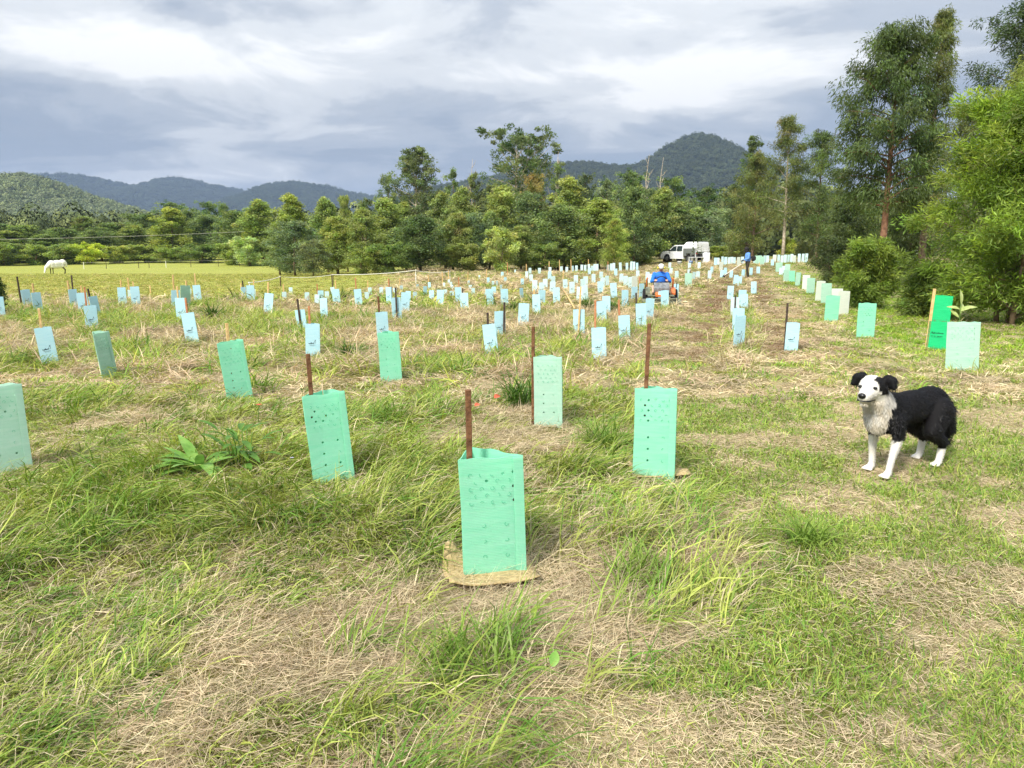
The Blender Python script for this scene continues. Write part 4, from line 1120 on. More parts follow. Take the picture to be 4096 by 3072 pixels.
sq = [(-0.060 + 0.0035 * i, 0.006 * math.sin(i * 1.9) + 0.0035 * math.sin(i * 0.9) + 0.012 * (i in (10, 11)) + 0.0004 * i) for i in range(24)]
lp = [(0.020, 0.006), (0.018, 0.018), (0.022, 0.030), (0.032, 0.040), (0.038, 0.052), (0.040, 0.060), (0.036, 0.054), (0.040, 0.040), (0.043, 0.026), (0.040, 0.012), (0.030, 0.004)]
LOGO = strokes('printed_mark', [(sq, 0.007), (lp, [0.003] * 4 + [0.008, 0.009, 0.008] + [0.003] * 4), ([(-0.05 + 0.01 * i, -0.020 + 0.002 * math.sin(i * 2)) for i in range(10)], 0.003),
                                ([(-0.04 + 0.01 * i, -0.032) for i in range(8)], 0.0016)])
EMARK = strokes('printed_mark', [([(-0.085, -0.002), (-0.070, 0.022), (-0.055, -0.002)], [0.004, 0.016, 0.006]), ([(-0.062, -0.002), (-0.052, 0.013), (-0.040, -0.002)], [0.004, 0.013, 0.005])] +
                [([(-0.042 + 0.013 * i, 0.004), (-0.042 + 0.013 * i, 0.022 if i in (0, 4) else 0.017)], 0.009) for i in range(9)] +
                [([(-0.075 + 0.012 * i, -0.038), (-0.075 + 0.012 * i, -0.028)], 0.008) for i in range(12) if i not in (2, 5)] + [([(-0.075, -0.048), (0.055, -0.048)], 0.002)])
_sp = {}
def sp(w, h, nm):
    k = (round(w, 3), round(h, 3), nm)
    if k not in _sp: _sp[k] = simple_panel(nm, w, h)
    return _sp[k]
def stake_mesh(L, r=0.013, below=0.05):
    bm = bmesh.new(); box(bm, (0, 0, (L - below) / 2), (2 * r, 2 * r, L + below))
    return bm_mesh('stake', bm, bevel=0.002)

def hole_rows(rng, w, h, style):
    """five close rows of knock-outs near the top, three sparse rows below; some punched right through"""
    op, ring = [], []
    for r in range(5):
        z = h * (0.875 - 0.055 * r)
        nx = 5 if r % 2 == 0 else 4
        for i in range(nx):
            x = w * (-0.34 + 0.17 * i + (0.085 if nx == 4 else 0))
            (op if rng.random() < style.get('top', 0.3) or (i == style.get('colm', 9) and r % 2 == 0) else ring).append((x, z))
    for r in range(3):
        z = h * (0.475 - 0.125 * r)
        for i, x in enumerate((-0.16 * w, 0.2 * w)):
            (op if rng.random() < style.get('low', 0.5) or i == style.get('lcol', 9) else ring).append((x, z))
    return op, ring
def ring_mesh(rings, r):
    lst = []
    for x, z in rings:
        a0 = random.uniform(0, 6.28); ext = random.uniform(2.2, 5.2)
        lst.append(([(x + r * math.cos(a0 + ext * i / 8), z + r * math.sin(a0 + ext * i / 8)) for i in range(9)], 0.0022))
    return strokes('perforation', lst)

def guard(kind, X, Y, label, group, lean=0.0, yaw=None, stake=None, H=None, Wd=None, front=False, logo=True, holes=None, pitch=0.0, depth=0.55, xy=None, axf=None):
    """guard whose upper front edge shows at (X, Y); stake = (dX, Ytop, colour)"""
    w, h = SIZE[kind]
    h = H or h * (0.90 + 0.14 * random.random()); w = Wd or w * (0.93 + 0.12 * random.random())
    lean += random.gauss(0, 0.02) + (random.gauss(0, 0.02) if H is None else 0); pitch += random.gauss(0, 0.04)
    x, y, d = hit(X, Y, h, 60.0) if xy is None else xy
    z = float(ground_z(x, y)) - 0.012
    if d > 59: h = max(CAM_H + d * ray(X, Y)[2] - z, 0.35)
    yaw = yaw if yaw is not None else random.gauss(0.0, 0.33)
    face = -math.atan2(x, y)
    g = thing('tree_guard', label, 'tree guard', (x, y, z), (pitch, lean, face + yaw), group)
    m = GMAT[kind]
    dp = w * depth; ax = w * (random.uniform(-0.05, 0.12) if axf is None else axf)
    LB = (ax + w / 2, dp); L1 = math.hypot(*LB); RB = (w / 2 - ax, dp); L2 = math.hypot(*RB)
    if holes:
        rng = np.random.default_rng(int(X))
        op, ring = hole_rows(rng, w, h, holes)
        hr = w * 0.028
        f = add('front_panel', panel_mesh('front_panel', w, h, [(a, c, hr) for a, c in op], bow=rng.uniform(0.003, 0.009)), m, g)
        ps = add('perforation', ring_mesh(ring, hr), M['crease'], f, (0, -0.002, 0))
        ps['kind'] = 'stuff'
        op2, _ = hole_rows(rng, L1, h, holes); 
        add('back_panel', panel_mesh('back_panel', L1 - 0.004, h, [(a, c, hr) for a, c in op2]), m, g, ((-w / 2 + ax) / 2, dp / 2 + 0.003, 0), (0, 0, math.atan2(dp, ax + w / 2)))
        op3, _ = hole_rows(rng, L2, h, holes)
        add('back_panel', panel_mesh('back_panel', L2 - 0.004, h, [(a, c, hr) for a, c in op3]), m, g, ((w / 2 + ax) / 2, dp / 2 + 0.003, 0), (0, 0, -math.atan2(dp, w / 2 - ax)))
        add('overlap_flap', simple_panel('overlap_flap', w * 0.16, h * 0.985, 0.003), m, g, (w * 0.415, -0.0075, h * 0.006))
    else:
        add('front_panel', sp(w, h, 'front_panel'), m, g)
        add('back_panel', sp(L1 - 0.004, h, 'back_panel'), m, g, ((-w / 2 + ax) / 2, dp / 2 + 0.003, 0), (0, 0, math.atan2(dp, ax + w / 2)))
        add('back_panel', sp(L2 - 0.004, h, 'back_panel'), m, g, ((w / 2 + ax) / 2, dp / 2 + 0.003, 0), (0, 0, -math.atan2(dp, w / 2 - ax)))
    if logo and kind in 'bl' and d < 34:
        add('printed_mark', LOGO, M['ink'], g, (0.0, -0.001, h * 0.40), scale=(w / 0.2 * 0.95,) * 3)
    if stake:
        dX, Yt, c = stake
        zt = CAM_H + d * ray(X + dX, Yt)[2] - z
        sx = dX / 4 * d / F
        zt = max(zt, h + 0.03)
        sy = -0.018 if front else min(dp * 0.45, 0.05)
        add('stake', stake_mesh(zt, 0.012 + 0.00018 * d), M[SM[c]], g, (max(min(sx, w * 0.62), -w * 0.62), sy, 0), (0, -lean * 0.6 + random.gauss(0, 0.02), 0))
    return g

# the five nearest, each with its own punched holes
GN = 'mint green guards nearest the camera'
x1, y1, d1 = hit(1985, 2338)
g1 = guard('g', 1985, 1812, 'mint green open topped guard standing nearest the camera, on a jute mat', GN, lean=-0.035, yaw=0.13, stake=(-98, 1556, 'n'), H=0.60, Wd=0.285, holes=dict(top=0.12, low=0.1, colm=4), depth=0.62, xy=(x1, y1, d1), pitch=0.02, axf=-0.24)
add('inner_stake', stake_mesh(0.46, 0.014), M['stake_dark'], g1, (0.088, 0.022, 0))
x2, y2, d2 = hit(1340, 1932)
guard('g', 1325, 1580, 'mint green guard with a brown stake left of the nearest guard', GN, lean=-0.07, yaw=0.16, stake=(-62, 1412, 'n'), H=0.60, Wd=0.265, holes=dict(top=0.22, low=0.3, lcol=0), xy=(x2, y2, d2))
x4, y4, d4 = hit(2614, 1922)
guard('g', 2600, 1562, 'mint green guard with a tall brown stake between the nearest guard and the dog', GN, lean=-0.04, yaw=0.0, stake=(-50, 1296, 'n'), H=0.60, Wd=0.262, holes=dict(top=0.08, low=0.1, lcol=0, colm=1), xy=(x4, y4, d4))
x3, y3, d3 = hit(2194, 1712)
guard('p', 2184, 1442, 'faded mint guard beside a dark tussock behind the nearest guard', GN, lean=-0.02, yaw=-0.10, stake=(-66, 1308, 'n'), H=0.60, Wd=0.235, holes=dict(top=0.10, low=0.3, lcol=0, colm=4), xy=(x3, y3, d3))
x0, y0, d0 = hit(40, 1890)
guard('p', 35, 1600, 'faded mint guard cut off by the left edge', GN, lean=-0.05, yaw=0.12, stake=(-48, 1478, 'r'), H=0.60, Wd=0.27, holes=dict(top=0.12, low=0.3, lcol=0), xy=(x0, y0, d0))
GG = 'mint green guards among the blue ones'
guard('g', 948, 1360, 'mint green guard with a tan stake on the left slope', GG, lean=-0.10, yaw=0.22, stake=(-18, 1291, 't'), H=0.60, Wd=0.25, holes=dict(top=0.1, low=0.3, lcol=0))
guard('g', 1562, 1326, 'mint green guard in front of a blue one near the middle', GG, lean=-0.05, yaw=0.1, H=0.58, Wd=0.24, holes=dict(top=0.1, low=0.2))
guard('p', 425, 1324, 'pale guard leaning on the left slope showing two bright faces', GG, lean=-0.12, yaw=0.62, H=0.56, Wd=0.20, depth=0.9, holes=dict(top=0.15, low=0.2, colm=3))
GR = 'green guards along the lawn under the trees'
guard('g', 3471, 1211, 'mint green guard standing alone just left of the low wattle bush', GR, lean=-0.01, yaw=0.12, H=0.6, holes=dict(top=0.2, low=0.4))
guard('p', 3866, 1285, 'pale mint guard with a leafy seedling growing out of its top', GR, lean=-0.03, yaw=0.05, H=0.62, Wd=0.36, holes=dict(top=0.08, low=0.2, colm=4))
# two-tier emerald guard
xe, ye, de = hit(3742, 1398)
ze = float(ground_z(xe, ye))
ge = thing('tree_guard', 'tall emerald green double guard with a wooden stake by the wattle bush', 'tree guard', (xe, ye, ze), (0, 0.045, -math.atan2(xe, ye) + 0.08), GR)
he = (zat(3742, 1182, de) - ze)
for nm, w_, z0, h_ in (('lower_panel', 0.27, 0.0, he * 0.52), ('upper_panel', 0.26, he * 0.515, he * 0.485)):
    y_ = 0.0 if z0 == 0 else 0.006
    add(nm, sp(w_, h_, nm), GMAT['e'], ge, (0, y_, z0))
    add('back_panel', sp(w_ * 0.78, h_, 'back_panel'), GMAT['e'], ge, (-w_ * 0.24, y_ + w_ * 0.3, z0), (0, 0, math.atan2(0.6, 0.52)))
    add('back_panel', sp(w_ * 0.78, h_, 'back_panel'), GMAT['e'], ge, (w_ * 0.26, y_ + w_ * 0.3, z0), (0, 0, -math.atan2(0.6, 0.48)))
add('printed_mark', EMARK, M['green_ink'], ge, (0.0, -0.001, he * 0.29), scale=(1.1, 1, 1.1))
add('stake', stake_mesh(zat(3716, 1156, de) - ze, 0.02), M['stake_tan'], ge, (-0.125, 0.02, 0))

ORD = ['first', 'second', 'third', 'fourth', 'fifth', 'sixth', 'seventh', 'eighth', 'ninth', 'tenth', 'eleventh', 'twelfth', 'thirteenth', 'fourteenth',
       'fifteenth', 'sixteenth', 'seventeenth', 'eighteenth', 'nineteenth', 'twentieth', 'twenty-first', 'twenty-second', 'twenty-third', 'twenty-fourth',
       'twenty-fifth', 'twenty-sixth', 'twenty-seventh', 'twenty-eighth', 'twenty-ninth', 'thirtieth', 'thirty-first', 'thirty-second', 'thirty-third', 'thirty-fourth',
       'thirty-fifth', 'thirty-sixth', 'thirty-seventh', 'thirty-eighth', 'thirty-ninth', 'fortieth']
STK = {'n': 'brown', 't': 'tan', 'd': 'dark', 'r': 'reddish'}
SMALL = {1282, 1631, 1700, 1718, 1726, 1953, 1976, 2009, 2021, 2089, 2088, 975}
CN = {'s': 'small pale blue', 'm': 'small blue', 'b': 'light blue', 'l': 'pale blue', 'g': 'mint green', 'p': 'pale mint', 'w': 'cream'}
def rowset(where, rows):
    """rows: (kind, X, Ytop, lean, stake or None, in front?) from left to right"""
    rows = sorted(rows, key=lambda r: r[1])
    for i, r in enumerate(rows):
        k, X, Y = r[:3]
        if k == 'l' and X < 2100: k = 's'
        if X in SMALL: k = 'm'
        lean = r[3] if len(r) > 3 else 0.0
        st = r[4] if len(r) > 4 else None; fr = len(r) > 5 and r[5]
        lab = '%s guard%s, %s from left %s' % (CN[k], ', %s stake' % STK[st[2]] if st else '', ORD[i], where)
        guard(k, X, Y, lab, 'guards ' + where, lean=lean, stake=st, front=bool(fr))
rowset('on the left slope', [
    ('b', 107, 1157, -.05, (-21, 1104, 'd')), ('b', 148, 1168, -.1, (-6, 1133, 't')), ('b', -8, 1186), ('b', 293, 1155, -.06, (-8, 1121, 't')),
    ('b', 330, 1169, -.05, (-2, 1142, 't')), ('b', 384, 1182, -.08, (-8, 1152, 'd')), ('b', 361, 1221, -.06, (-10, 1148, 'r')), ('b', 187, 1306, -.11, (-14, 1232, 't')),
    ('b', 485, 1148, -.04, (-5, 1120, 't')), ('l', 519, 1158, 0, (-2, 1111, 't')), ('b', 540, 1145, 0, (-3, 1126, 't'))])
rowset('on the rise below the paddock', [
    ('b', 699, 1160, -.03, (-2, 1100, 't')), ('p', 738, 1141, .02, (14, 1123, 't')), ('l', 756, 1152), ('b', 788, 1139, -.06, (-4, 1093, 't')),
    ('b', 720, 1190, -.05, (-9, 1145, 't')), ('b', 762, 1249, -.1, (-10, 1191, 'r')), ('b', 975, 1147, -.05, (1, 1123, 'd')), ('b', 1000, 1140, 0, (11, 1118, 't')),
    ('l', 1013, 1155), ('b', 1066, 1171, .1, (-3, 1129, 't')), ('l', 1163, 1148), ('l', 1136, 1166, 0, (0, 1137, 't'))])
rowset('before the white fence tape', [
    ('l', 1227, 1168), ('l', 1266, 1176), ('b', 1282, 1161, 0, (-11, 1136, 'r')), ('l', 1307, 1164), ('l', 1332, 1147, -.03, (-2, 1100, 'd')), ('b', 1346, 1155, -.05, (-2, 1122, 't')),
    ('b', 1434, 1155, -.08, (-9, 1111, 'r')), ('l', 1480, 1149, 0, (-7, 1122, 't')), ('l', 1468, 1167), ('l', 1525, 1148, -.06), ('b', 1554, 1147, 0, (-4, 1114, 'r')), ('l', 1580, 1151, -.04),
    ('l', 1605, 1141, 0, (-5, 1111, 't')), ('b', 1588, 1189, -.03, (-3, 1149, 'd'), 1), ('b', 1618, 1168, .04), ('b', 1631, 1163), ('l', 1659, 1166), ('l', 1670, 1136),
    ('b', 1294, 1191, -.09), ('b', 1207, 1237, -.05, (-4, 1195, 'd'), 1), ('b', 1246, 1293, 0, (-8, 1225, 'r')), ('b', 1531, 1246, -.07, (-10, 1185, 'n'))])
rowset('in the middle of the field', [
    ('b', 1700, 1144), ('b', 1718, 1128, 0, (-5, 1099, 't')), ('b', 1726, 1160), ('b', 1759, 1159, 0), ('l', 1781, 1157), ('l', 1804, 1127), ('l', 1808, 1138), ('l', 1806, 1164),
    ('l', 1795, 1117, 0, (-2, 1082, 't')), ('l', 1776, 1130, 0, (-6, 1088, 't')), ('b', 1835, 1147, -.05, (3, 1109, 'r')), ('b', 1858, 1170, -.06, (-5, 1152, 'd')), ('l', 1874, 1121, 0, (-3, 1089, 't')),
    ('l', 1881, 1139), ('l', 1893, 1152), ('l', 1917, 1100), ('b', 1953, 1109, 0, (-5, 1077, 't')), ('l', 1945, 1155, .1), ('b', 1963, 1155, -.1), ('b', 1976, 1146, -.08), ('l', 1972, 1123),
    ('l', 1988, 1122), ('l', 2005, 1138), ('b', 2009, 1087), ('b', 2021, 1108), ('b', 2019, 1155, -.04), ('l', 2060, 1078), ('b', 2089, 1114, 0, (-6, 1095, 't')), ('b', 2088, 1151)])
rowset('in the near middle before the mower', [
    ('b', 2000, 1244, 0, (14, 1209, 'd'), 1), ('b', 1968, 1294, -.1, (-18, 1250, 'd')), ('b', 2092, 1213, .03), ('b', 2146, 1176, -.03, (-10, 1157, 't')), ('b', 2166, 1160, .05),
    ('b', 2227, 1149, -.05), ('b', 2317, 1237, -.02, (-3, 1146, 't'), 1), ('b', 2410, 1204, -.05), ('b', 2427, 1183, -.04), ('b', 2502, 1260, -.05, (-16, 1198, 'r')),
    ('b', 2400, 1308, -.05, (-19, 1202, 'r')), ('b', 2569, 1213, -.03, (-17, 1170, 'd')), ('b', 2597, 1193, 0), ('b', 2646, 1164, .02), ('b', 2662, 1160), ('b', 2702, 1135, .06), ('b', 2502, 1159, 0), ('b', 2538, 1146, 0), ('b', 2458, 1130, -.08), ('b', 2567, 1133, 0, (-5, 1109, 'r'))])
rowset('in the far middle below the trees', [
    ('l', 2107, 1085, 0, (-3, 1056, 't')), ('l', 2124, 1097), ('l', 2139, 1120), ('l', 2166, 1129), ('l', 2158, 1071), ('l', 2120, 1071), ('l', 2200, 1068, 0, (-4, 1045, 't')), ('b', 2198, 1085), ('l', 2213, 1104),
    ('l', 2209, 1125), ('l', 2246, 1065, 0, (-9, 1039, 't')), ('l', 2267, 1067), ('l', 2292, 1063, 0, (-7, 1037, 't')), ('l', 2306, 1062), ('l', 2327, 1059), ('l', 2341, 1060),
    ('l', 2357, 1057, 0, (-4, 1036, 't')), ('b', 2357, 1071), ('l', 2369, 1063), ('l', 2378, 1056), ('l', 2389, 1056), ('l', 2181, 1115), ('l', 2262, 1116, 0, (-8, 1082, 't')), ('l', 2289, 1126),
    ('l', 2304, 1100), ('l', 2333, 1115), ('l', 2342, 1105), ('l', 2375, 1095), ('l', 2318, 1146), ('l', 2343, 1139, -.05)])
rowset('in the far field left of the truck', [
    ('l', 2405, 1086), ('l', 2410, 1109), ('b', 2404, 1124, -.04), ('l', 2431, 1102), ('l', 2432, 1059), ('l', 2445, 1054), ('l', 2456, 1052), ('b', 2464, 1074), ('l', 2483, 1050), ('l', 2485, 1094),
    ('l', 2504, 1103), ('l', 2509, 1051), ('l', 2524, 1046), ('l', 2535, 1047), ('b', 2549, 1051), ('l', 2552, 1081), ('w', 2541, 1103), ('l', 2524, 1107), ('l', 2590, 1087), ('l', 2599, 1095)])
rowset('in the far field before the truck', [
    ('p', 2755, 1092, -.02, (4, 1082, 'd')), ('l', 2775, 1087), ('l', 2792, 1085), ('l', 2708, 1083), ('l', 2758, 1051), ('l', 2756, 1077), ('l', 2797, 1048), ('l', 2680, 1050), ('l', 2684, 1071),
    ('l', 2839, 1081), ('b', 2848, 1066), ('w', 2885, 1047), ('b', 2862, 1031), ('l', 2873, 1031), ('l', 2892, 1026), ('b', 2904, 1028), ('b', 2903, 1070), ('b', 2888, 1079), ('l', 2917, 1029), ('l', 2928, 1028), ('l', 2939, 1029)])
rowset('in the row between the slashed strips', [
    ('b', 2925, 1081, .04), ('b', 2942, 1099), ('b', 2959, 1105), ('b', 2922, 1142, -.04), ('b', 3017, 1125, -.03), ('b', 2971, 1159), ('b', 2981, 1175, -.03), ('l', 2942, 1188, 0, (0, 1182, 'd'), 1), ('b', 2958, 1231),
    ('b', 2961, 1262, 0), ('b', 3170, 1290, 0, (-25, 1214, 'd')), ('w', 2956, 1028), ('l', 2970, 1027), ('b', 2973, 1077), ('b', 3005, 1070), ('b', 3034, 1066, 0, (4, 1050, 't')), ('l', 3020, 1026)])
rowset('in the far row by the pale trunk', [
    ('p', 3028, 1023), ('p', 3040, 1022), ('p', 3050, 1026), ('l', 3060, 1022), ('l', 3071, 1022), ('b', 3091, 1037), ('w', 3098, 1019), ('l', 3116, 1019), ('l', 3129, 1022), ('l', 3142, 1019), ('l', 3155, 1019),
    ('l', 3168, 1016), ('w', 3178, 1021), ('l', 3198, 1015), ('l', 3213, 1015), ('l', 3226, 1014)])
rowset('along the lawn edge row', [
    ('p', 3113, 1050), ('p', 3122, 1049), ('l', 3124, 1070), ('l', 3136, 1063), ('p', 3151, 1056), ('p', 3147, 1078), ('g', 3170, 1082), ('p', 3192, 1089), ('w', 3226, 1099), ('p', 3245, 1111), ('w', 3283, 1123),
    ('p', 3309, 1132), ('w', 3351, 1153), ('w', 3377, 1163), ('g', 3331, 1181)])
rowset('seen through the wattle bushes', [('w', 3482 + 15.5 * i + (40 if i > 6 else 0), 998 + (i * 7) % 6) for i in range(11)])

# loose stakes
def lone_stake(X, Yt, Yb, c, lab, lean=0.0):
    x, y, d = hit(X, Yb)
    z = float(ground_z(x, y))
    o = add('wooden_stake', stake_mesh(zat(X, Yt, d) - z, 0.012 + 0.0002 * d), M[SM[c]], None, (x, y, z), (0, lean, 0))
    tag(o, lab, 'stake', 'loose stakes without a guard')
lone_stake(603, 1143, 1177, 't', 'short tan stake alone between the two left groups of guards')
lone_stake(293, 1101, 1180, 'd', 'thin dark stake alone above the left slope guards')
lone_stake(965, 1133, 1170, 't', 'tan stake alone left of the blue guards below the paddock')
lone_stake(2030, 1050, 1100, 'r', 'reddish stake alone at the far middle')
lone_stake(2431, 1046, 1090, 'r', 'reddish stake alone below the yellowish tree')
# fallen stick
xa, ya, _ = hit(2244, 1166); xb, yb, _ = hit(2298, 1250)
bm = bmesh.new(); tube(bm, [(xa, ya, ground_z(xa, ya) + 0.16), ((xa + xb) / 2, (ya + yb) / 2, ground_z((xa + xb) / 2, (ya + yb) / 2) + 0.16), (xb, yb, ground_z(xb, yb) + 0.10)], [0.02, 0.022, 0.02], 6)
tag(add('fallen_stick', bm_mesh('fallen_stick', bm, True), M['stake_tan']), 'long pale fallen stick leaning across the grass behind a staked blue guard', 'stick')

# ================================================================== PLANTS AND SMALL THINGS
M['jute'] = noisy('jute', srgb(160, 140, 98), srgb(200, 178, 132), 60, 0.95, 0.6)
def mat_sheet(label, X, Y, w, d, rz, curls):
    x, y, _ = hit(X, Y)
    n = 14
    V, Fc = [], []
    for j in range(n + 1):
        for i in range(n + 1):
            u, v = i / n - 0.5, j / n - 0.5
            z = 0.006 + 0.006 * math.sin(7 * u + 3) * math.sin(6 * v)
            xx_, yy_ = u * w, v * d
            for (cu, cv, r, hh) in curls:
                q = max(0, 1 - math.hypot(u - cu, v - cv) / r)
                z += hh * q * q; xx_ -= 0.35 * hh * q * q * (1 if cu > 0 else -1)
            V.append((xx_, yy_, z))
    for j in range(n):
        for i in range(n):
            a = j * (n + 1) + i; Fc.append((a, a + 1, a + n + 2, a + n + 1))
    me = np_mesh('weed_mat', np.array(V), np.array(Fc), True)
    o = add('weed_mat', me, M['jute'], None, (x, y, float(ground_z(x, y)) + 0.028), (0, 0, rz))
    md = o.modifiers.new('thickness', 'SOLIDIFY'); md.thickness = 0.006
    tag(o, label, 'weed mat', 'jute mats under the guards')
mat_sheet('jute mat with curled corners under the nearest guard', 1955, 2318, 0.42, 0.33, 0.2, [(-0.5, -0.45, 0.35, 0.035), (-0.45, 0.5, 0.4, 0.10), (0.5, -0.5, 0.3, 0.02)])
mat_sheet('jute mat under the mint guard with the tall stake', 2625, 1900, 0.37, 0.32, 0.1, [(0.5, -0.3, 0.4, 0.03), (-0.5, 0.2, 0.3, 0.05)])

def tussock(X, Y, hgt, n, lab, mat='blade_dark', spread=1.0, group='dark grass tussocks'):
    x, y, d = hit(X, Y)
    rng = np.random.default_rng(int(X))
    V, Fc, k = blades(rng, n, 0.09 * spread, hgt * 0.6, hgt * 1.25, 0.006 + 0.0006 * d, 1.35, 1.25, 5)
    o = add('grass_tussock', np_mesh('grass_tussock', V, Fc), M[mat], None, (x, y, float(ground_z(x, y)) - 0.01))
    tag(o, lab, 'tussock', group)
M['blade_mid'] = noisy('blade_mid', srgb(98, 134, 44), srgb(150, 172, 76), 9, 0.5, 0, 0, 0.35, 0.3)
tussock(850, 1275, 0.42, 130, 'dark spiky tussock right of the blue guards on the rise')
tussock(1395, 1432, 0.36, 120, 'dark green tussock in front of the near middle mint guard')
tussock(2075, 1625, 0.42, 190, 'dark bushy tussock beside the faded mint guard', spread=1.3)
tussock(1372, 1205, 0.45, 90, 'upright tussock right of the paired blue guards by the tape')
tussock(2055, 1248, 0.42, 110, 'dark tussock left of the leaning blue guard in the near middle')
tussock(2448, 1248, 0.42, 120, 'dark clump against the two overlapping blue guards')
tussock(2346, 1240, 0.45, 110, 'long leaved clump beside the staked blue guard')
tussock(3240, 2185, 0.22, 150, 'light green tussock alone at the edge of the worn ground', 'blade_mid', 1.0, 'light green tussocks')
tussock(2420, 1800, 0.34, 220, 'brownish green tussock left of the mint guard with the tall stake', 'blade_mid', 1.6, 'light green tussocks')
tussock(1560, 1690, 0.30, 170, 'light green tussock right of the mint guard with the brown stake', 'blade_mid', 1.3, 'light green tussocks')
tussock(2560, 2340, 0.24, 220, 'fine leaved green tussock to the right of the nearest guard', 'blade_mid', 1.7, 'light green tussocks')
tussock(1900, 2720, 0.28, 220, 'lush flopping tussock below the nearest guard', 'blade_mid', 1.9, 'light green tussocks')
tussock(350, 2180, 0.26, 160, 'green tussock below the faded guard at the left edge', 'blade_mid', 1.3, 'light green tussocks')

def leaf_mesh(name, L, w, droop=0.3, fold=0.25, seg=6):
    V, Fc = [], []
    for i in range(seg + 1):
        t = i / seg
        hw = w / 2 * math.sin(math.pi * min(t * 0.92 + 0.06, 1)) ** 0.8
        z = -droop * L * t * t; x = L * (t - 0.12 * droop * t * t)
        V += [(x, -hw, z + fold * hw), (x, 0, z), (x, hw, z + fold * hw)]
    for i in range(seg):
        for k in (0, 1):
            a = 3 * i + k; Fc.append((a, a + 1, a + 4, a + 3))
    return np_mesh(name, np.array(V), np.array(Fc), True)
def leafy(name, label, cat, X, Y, spec, mat, stems=(), dz=0.0, group=None):
    x, y, d = hit(X, Y)
    t = thing(name, label, cat, (x, y, float(ground_z(x, y)) + dz), (0, 0, 0), group)
    me = {}
    for (L, w, az, el, z0, dr, r0) in spec:
        k = (L, w, dr)
        if k not in me: me[k] = leaf_mesh('leaf', L, w, dr)
        add('leaf', me[k], mat, t, (r0 * math.cos(az), r0 * math.sin(az), z0), (0, -el, az))
    for pts, r in stems:
        part('stem', mat, t, lambda bm: tube(bm, pts, [r, r * 0.8, r * 0.5][:len(pts)], 6), True)
    return t
rw = random.Random(5)
spec = []
for i in range(15):
    spec.append((rw.choice([0.22, 0.27, 0.32]), rw.choice([0.06, 0.08]), 2.4 + i * 0.55, rw.uniform(0.35, 1.2), 0.03, rw.choice([0.35, 0.6]), 0.02))
spec += [(0.34, 0.10, 2.95, 0.5, 0.08, 0.6, 0.03), (0.32, 0.12, 3.55, 0.4, 0.07, 0.6, 0.04), (0.28, 0.08, -0.9, 0.45, 0.07, 0.6, 0.03)]
leafy('dock_weed', 'broad leaved dock weed sprawling left of the staked mint guard', 'weed', 800, 1900, spec, M['weed_leaf'])
M['weed_dark'] = noisy('weed_dark', srgb(62, 104, 32), srgb(106, 146, 56), 14, 0.5, 0, 0, 0.35, 0.25)
spec = []
for s in range(7):
    for q in range(4):
        spec.append((rw.choice([0.13, 0.16]), 0.045, rw.uniform(0, 6.28), rw.uniform(0.1, 0.9), 0.05 + 0.065 * q + rw.uniform(0, 0.03), 0.35, 0.03 + 0.022 * s))
stems = [([(0.02 * s - 0.07, 0.01 * (s % 3), 0), (0.025 * s - 0.08, 0.01, 0.15), (0.035 * s - 0.12, 0.0, 0.26 + 0.02 * (s % 3))], 0.005) for s in range(7)]
leafy('leafy_weed', 'upright leafy weed between the dock and the staked mint guard', 'weed', 965, 1880, spec, M['weed_dark'], stems)
spec = [(0.16, 0.03, 0.1, 0.05, 0.12, 0.05, 0.02), (0.10, 0.03, 3.0, 0.5, 0.10, 0.5, 0.01), (0.12, 0.04, 0.7, 1.0, 0.05, 0.2, 0.01), (0.10, 0.03, 2.6, 0.8, 0.0, 0.1, 0.01), (0.14, 0.05, 1.2, 1.45, 0.16, 0.1, 0.0), (0.11, 0.035, -0.5, 0.6, 0.08, 0.3, 0.01)]
xs_, ys_, ds_ = hit(3866, 1285, 0.62)
sd = thing('seedling', 'seedling with long pale leaves growing out of the pale mint guard', 'seedling', (xs_ * (1 + 0.09 / ds_) - 0.07, ys_ * (1 + 0.09 / ds_) + 0.04, float(ground_z(xs_, ys_))))
M['seed_leaf'] = noisy('seed_leaf', srgb(150, 170, 84), srgb(196, 206, 140), 12, 0.5, 0, 0, 0.4, 0.3)
for (L, w, az, el, z0, dr, r0) in spec:
    add('leaf', leaf_mesh('leaf', L * 1.35, w * 1.5, dr), M['seed_leaf'], sd, (r0 * math.cos(az), r0 * math.sin(az), 0.66 + z0), (0.9 if math.cos(az) > 0 else -0.9, -el, az))
part('stem', M['weed_dark'], sd, lambda bm: tube(bm, [(0, 0, 0), (0.01, 0, 0.4), (0.0, 0, 0.85)], [0.006, 0.005, 0.003], 6), True)
M['red_leaf'] = noisy('red_leaf', srgb(196, 92, 66), srgb(226, 128, 100), 20, 0.6, 0, 0, 0.3, 0.2)
for X, Y, s, lab in [(1978, 1640, 0.075, 'salmon red dead leaf lying by the dark bushy tussock'), (1900, 1672, 0.06, 'small red dead leaf beside the nearest brown stake')]:
    x, y, _ = hit(X, Y)
    tag(add('dead_leaf', leaf_mesh('dead_leaf', s, s * 0.75, 0.4, 0.4), M['red_leaf'], None, (x, y, float(ground_z(x, y)) + 0.10), (0.5, -0.5, 0.6)), lab, 'leaf', 'red dead leaves')
x, y, _ = hit(2210, 2770)
tag(add('fallen_leaf', leaf_mesh('fallen_leaf', 0.055, 0.035, 0.2, 0.1), M['weed_leaf'], None, (x, y, float(ground_z(x, y)) + 0.07), (0.3, -0.9, 1.2)), 'single pale green leaf lying on the straw below the nearest guard', 'leaf')
x, y, _ = hit(1036, 1720)
fl = thing('red_flower', 'small red weed flower left of the staked mint guard', 'flower', (x, y, float(ground_z(x, y))))
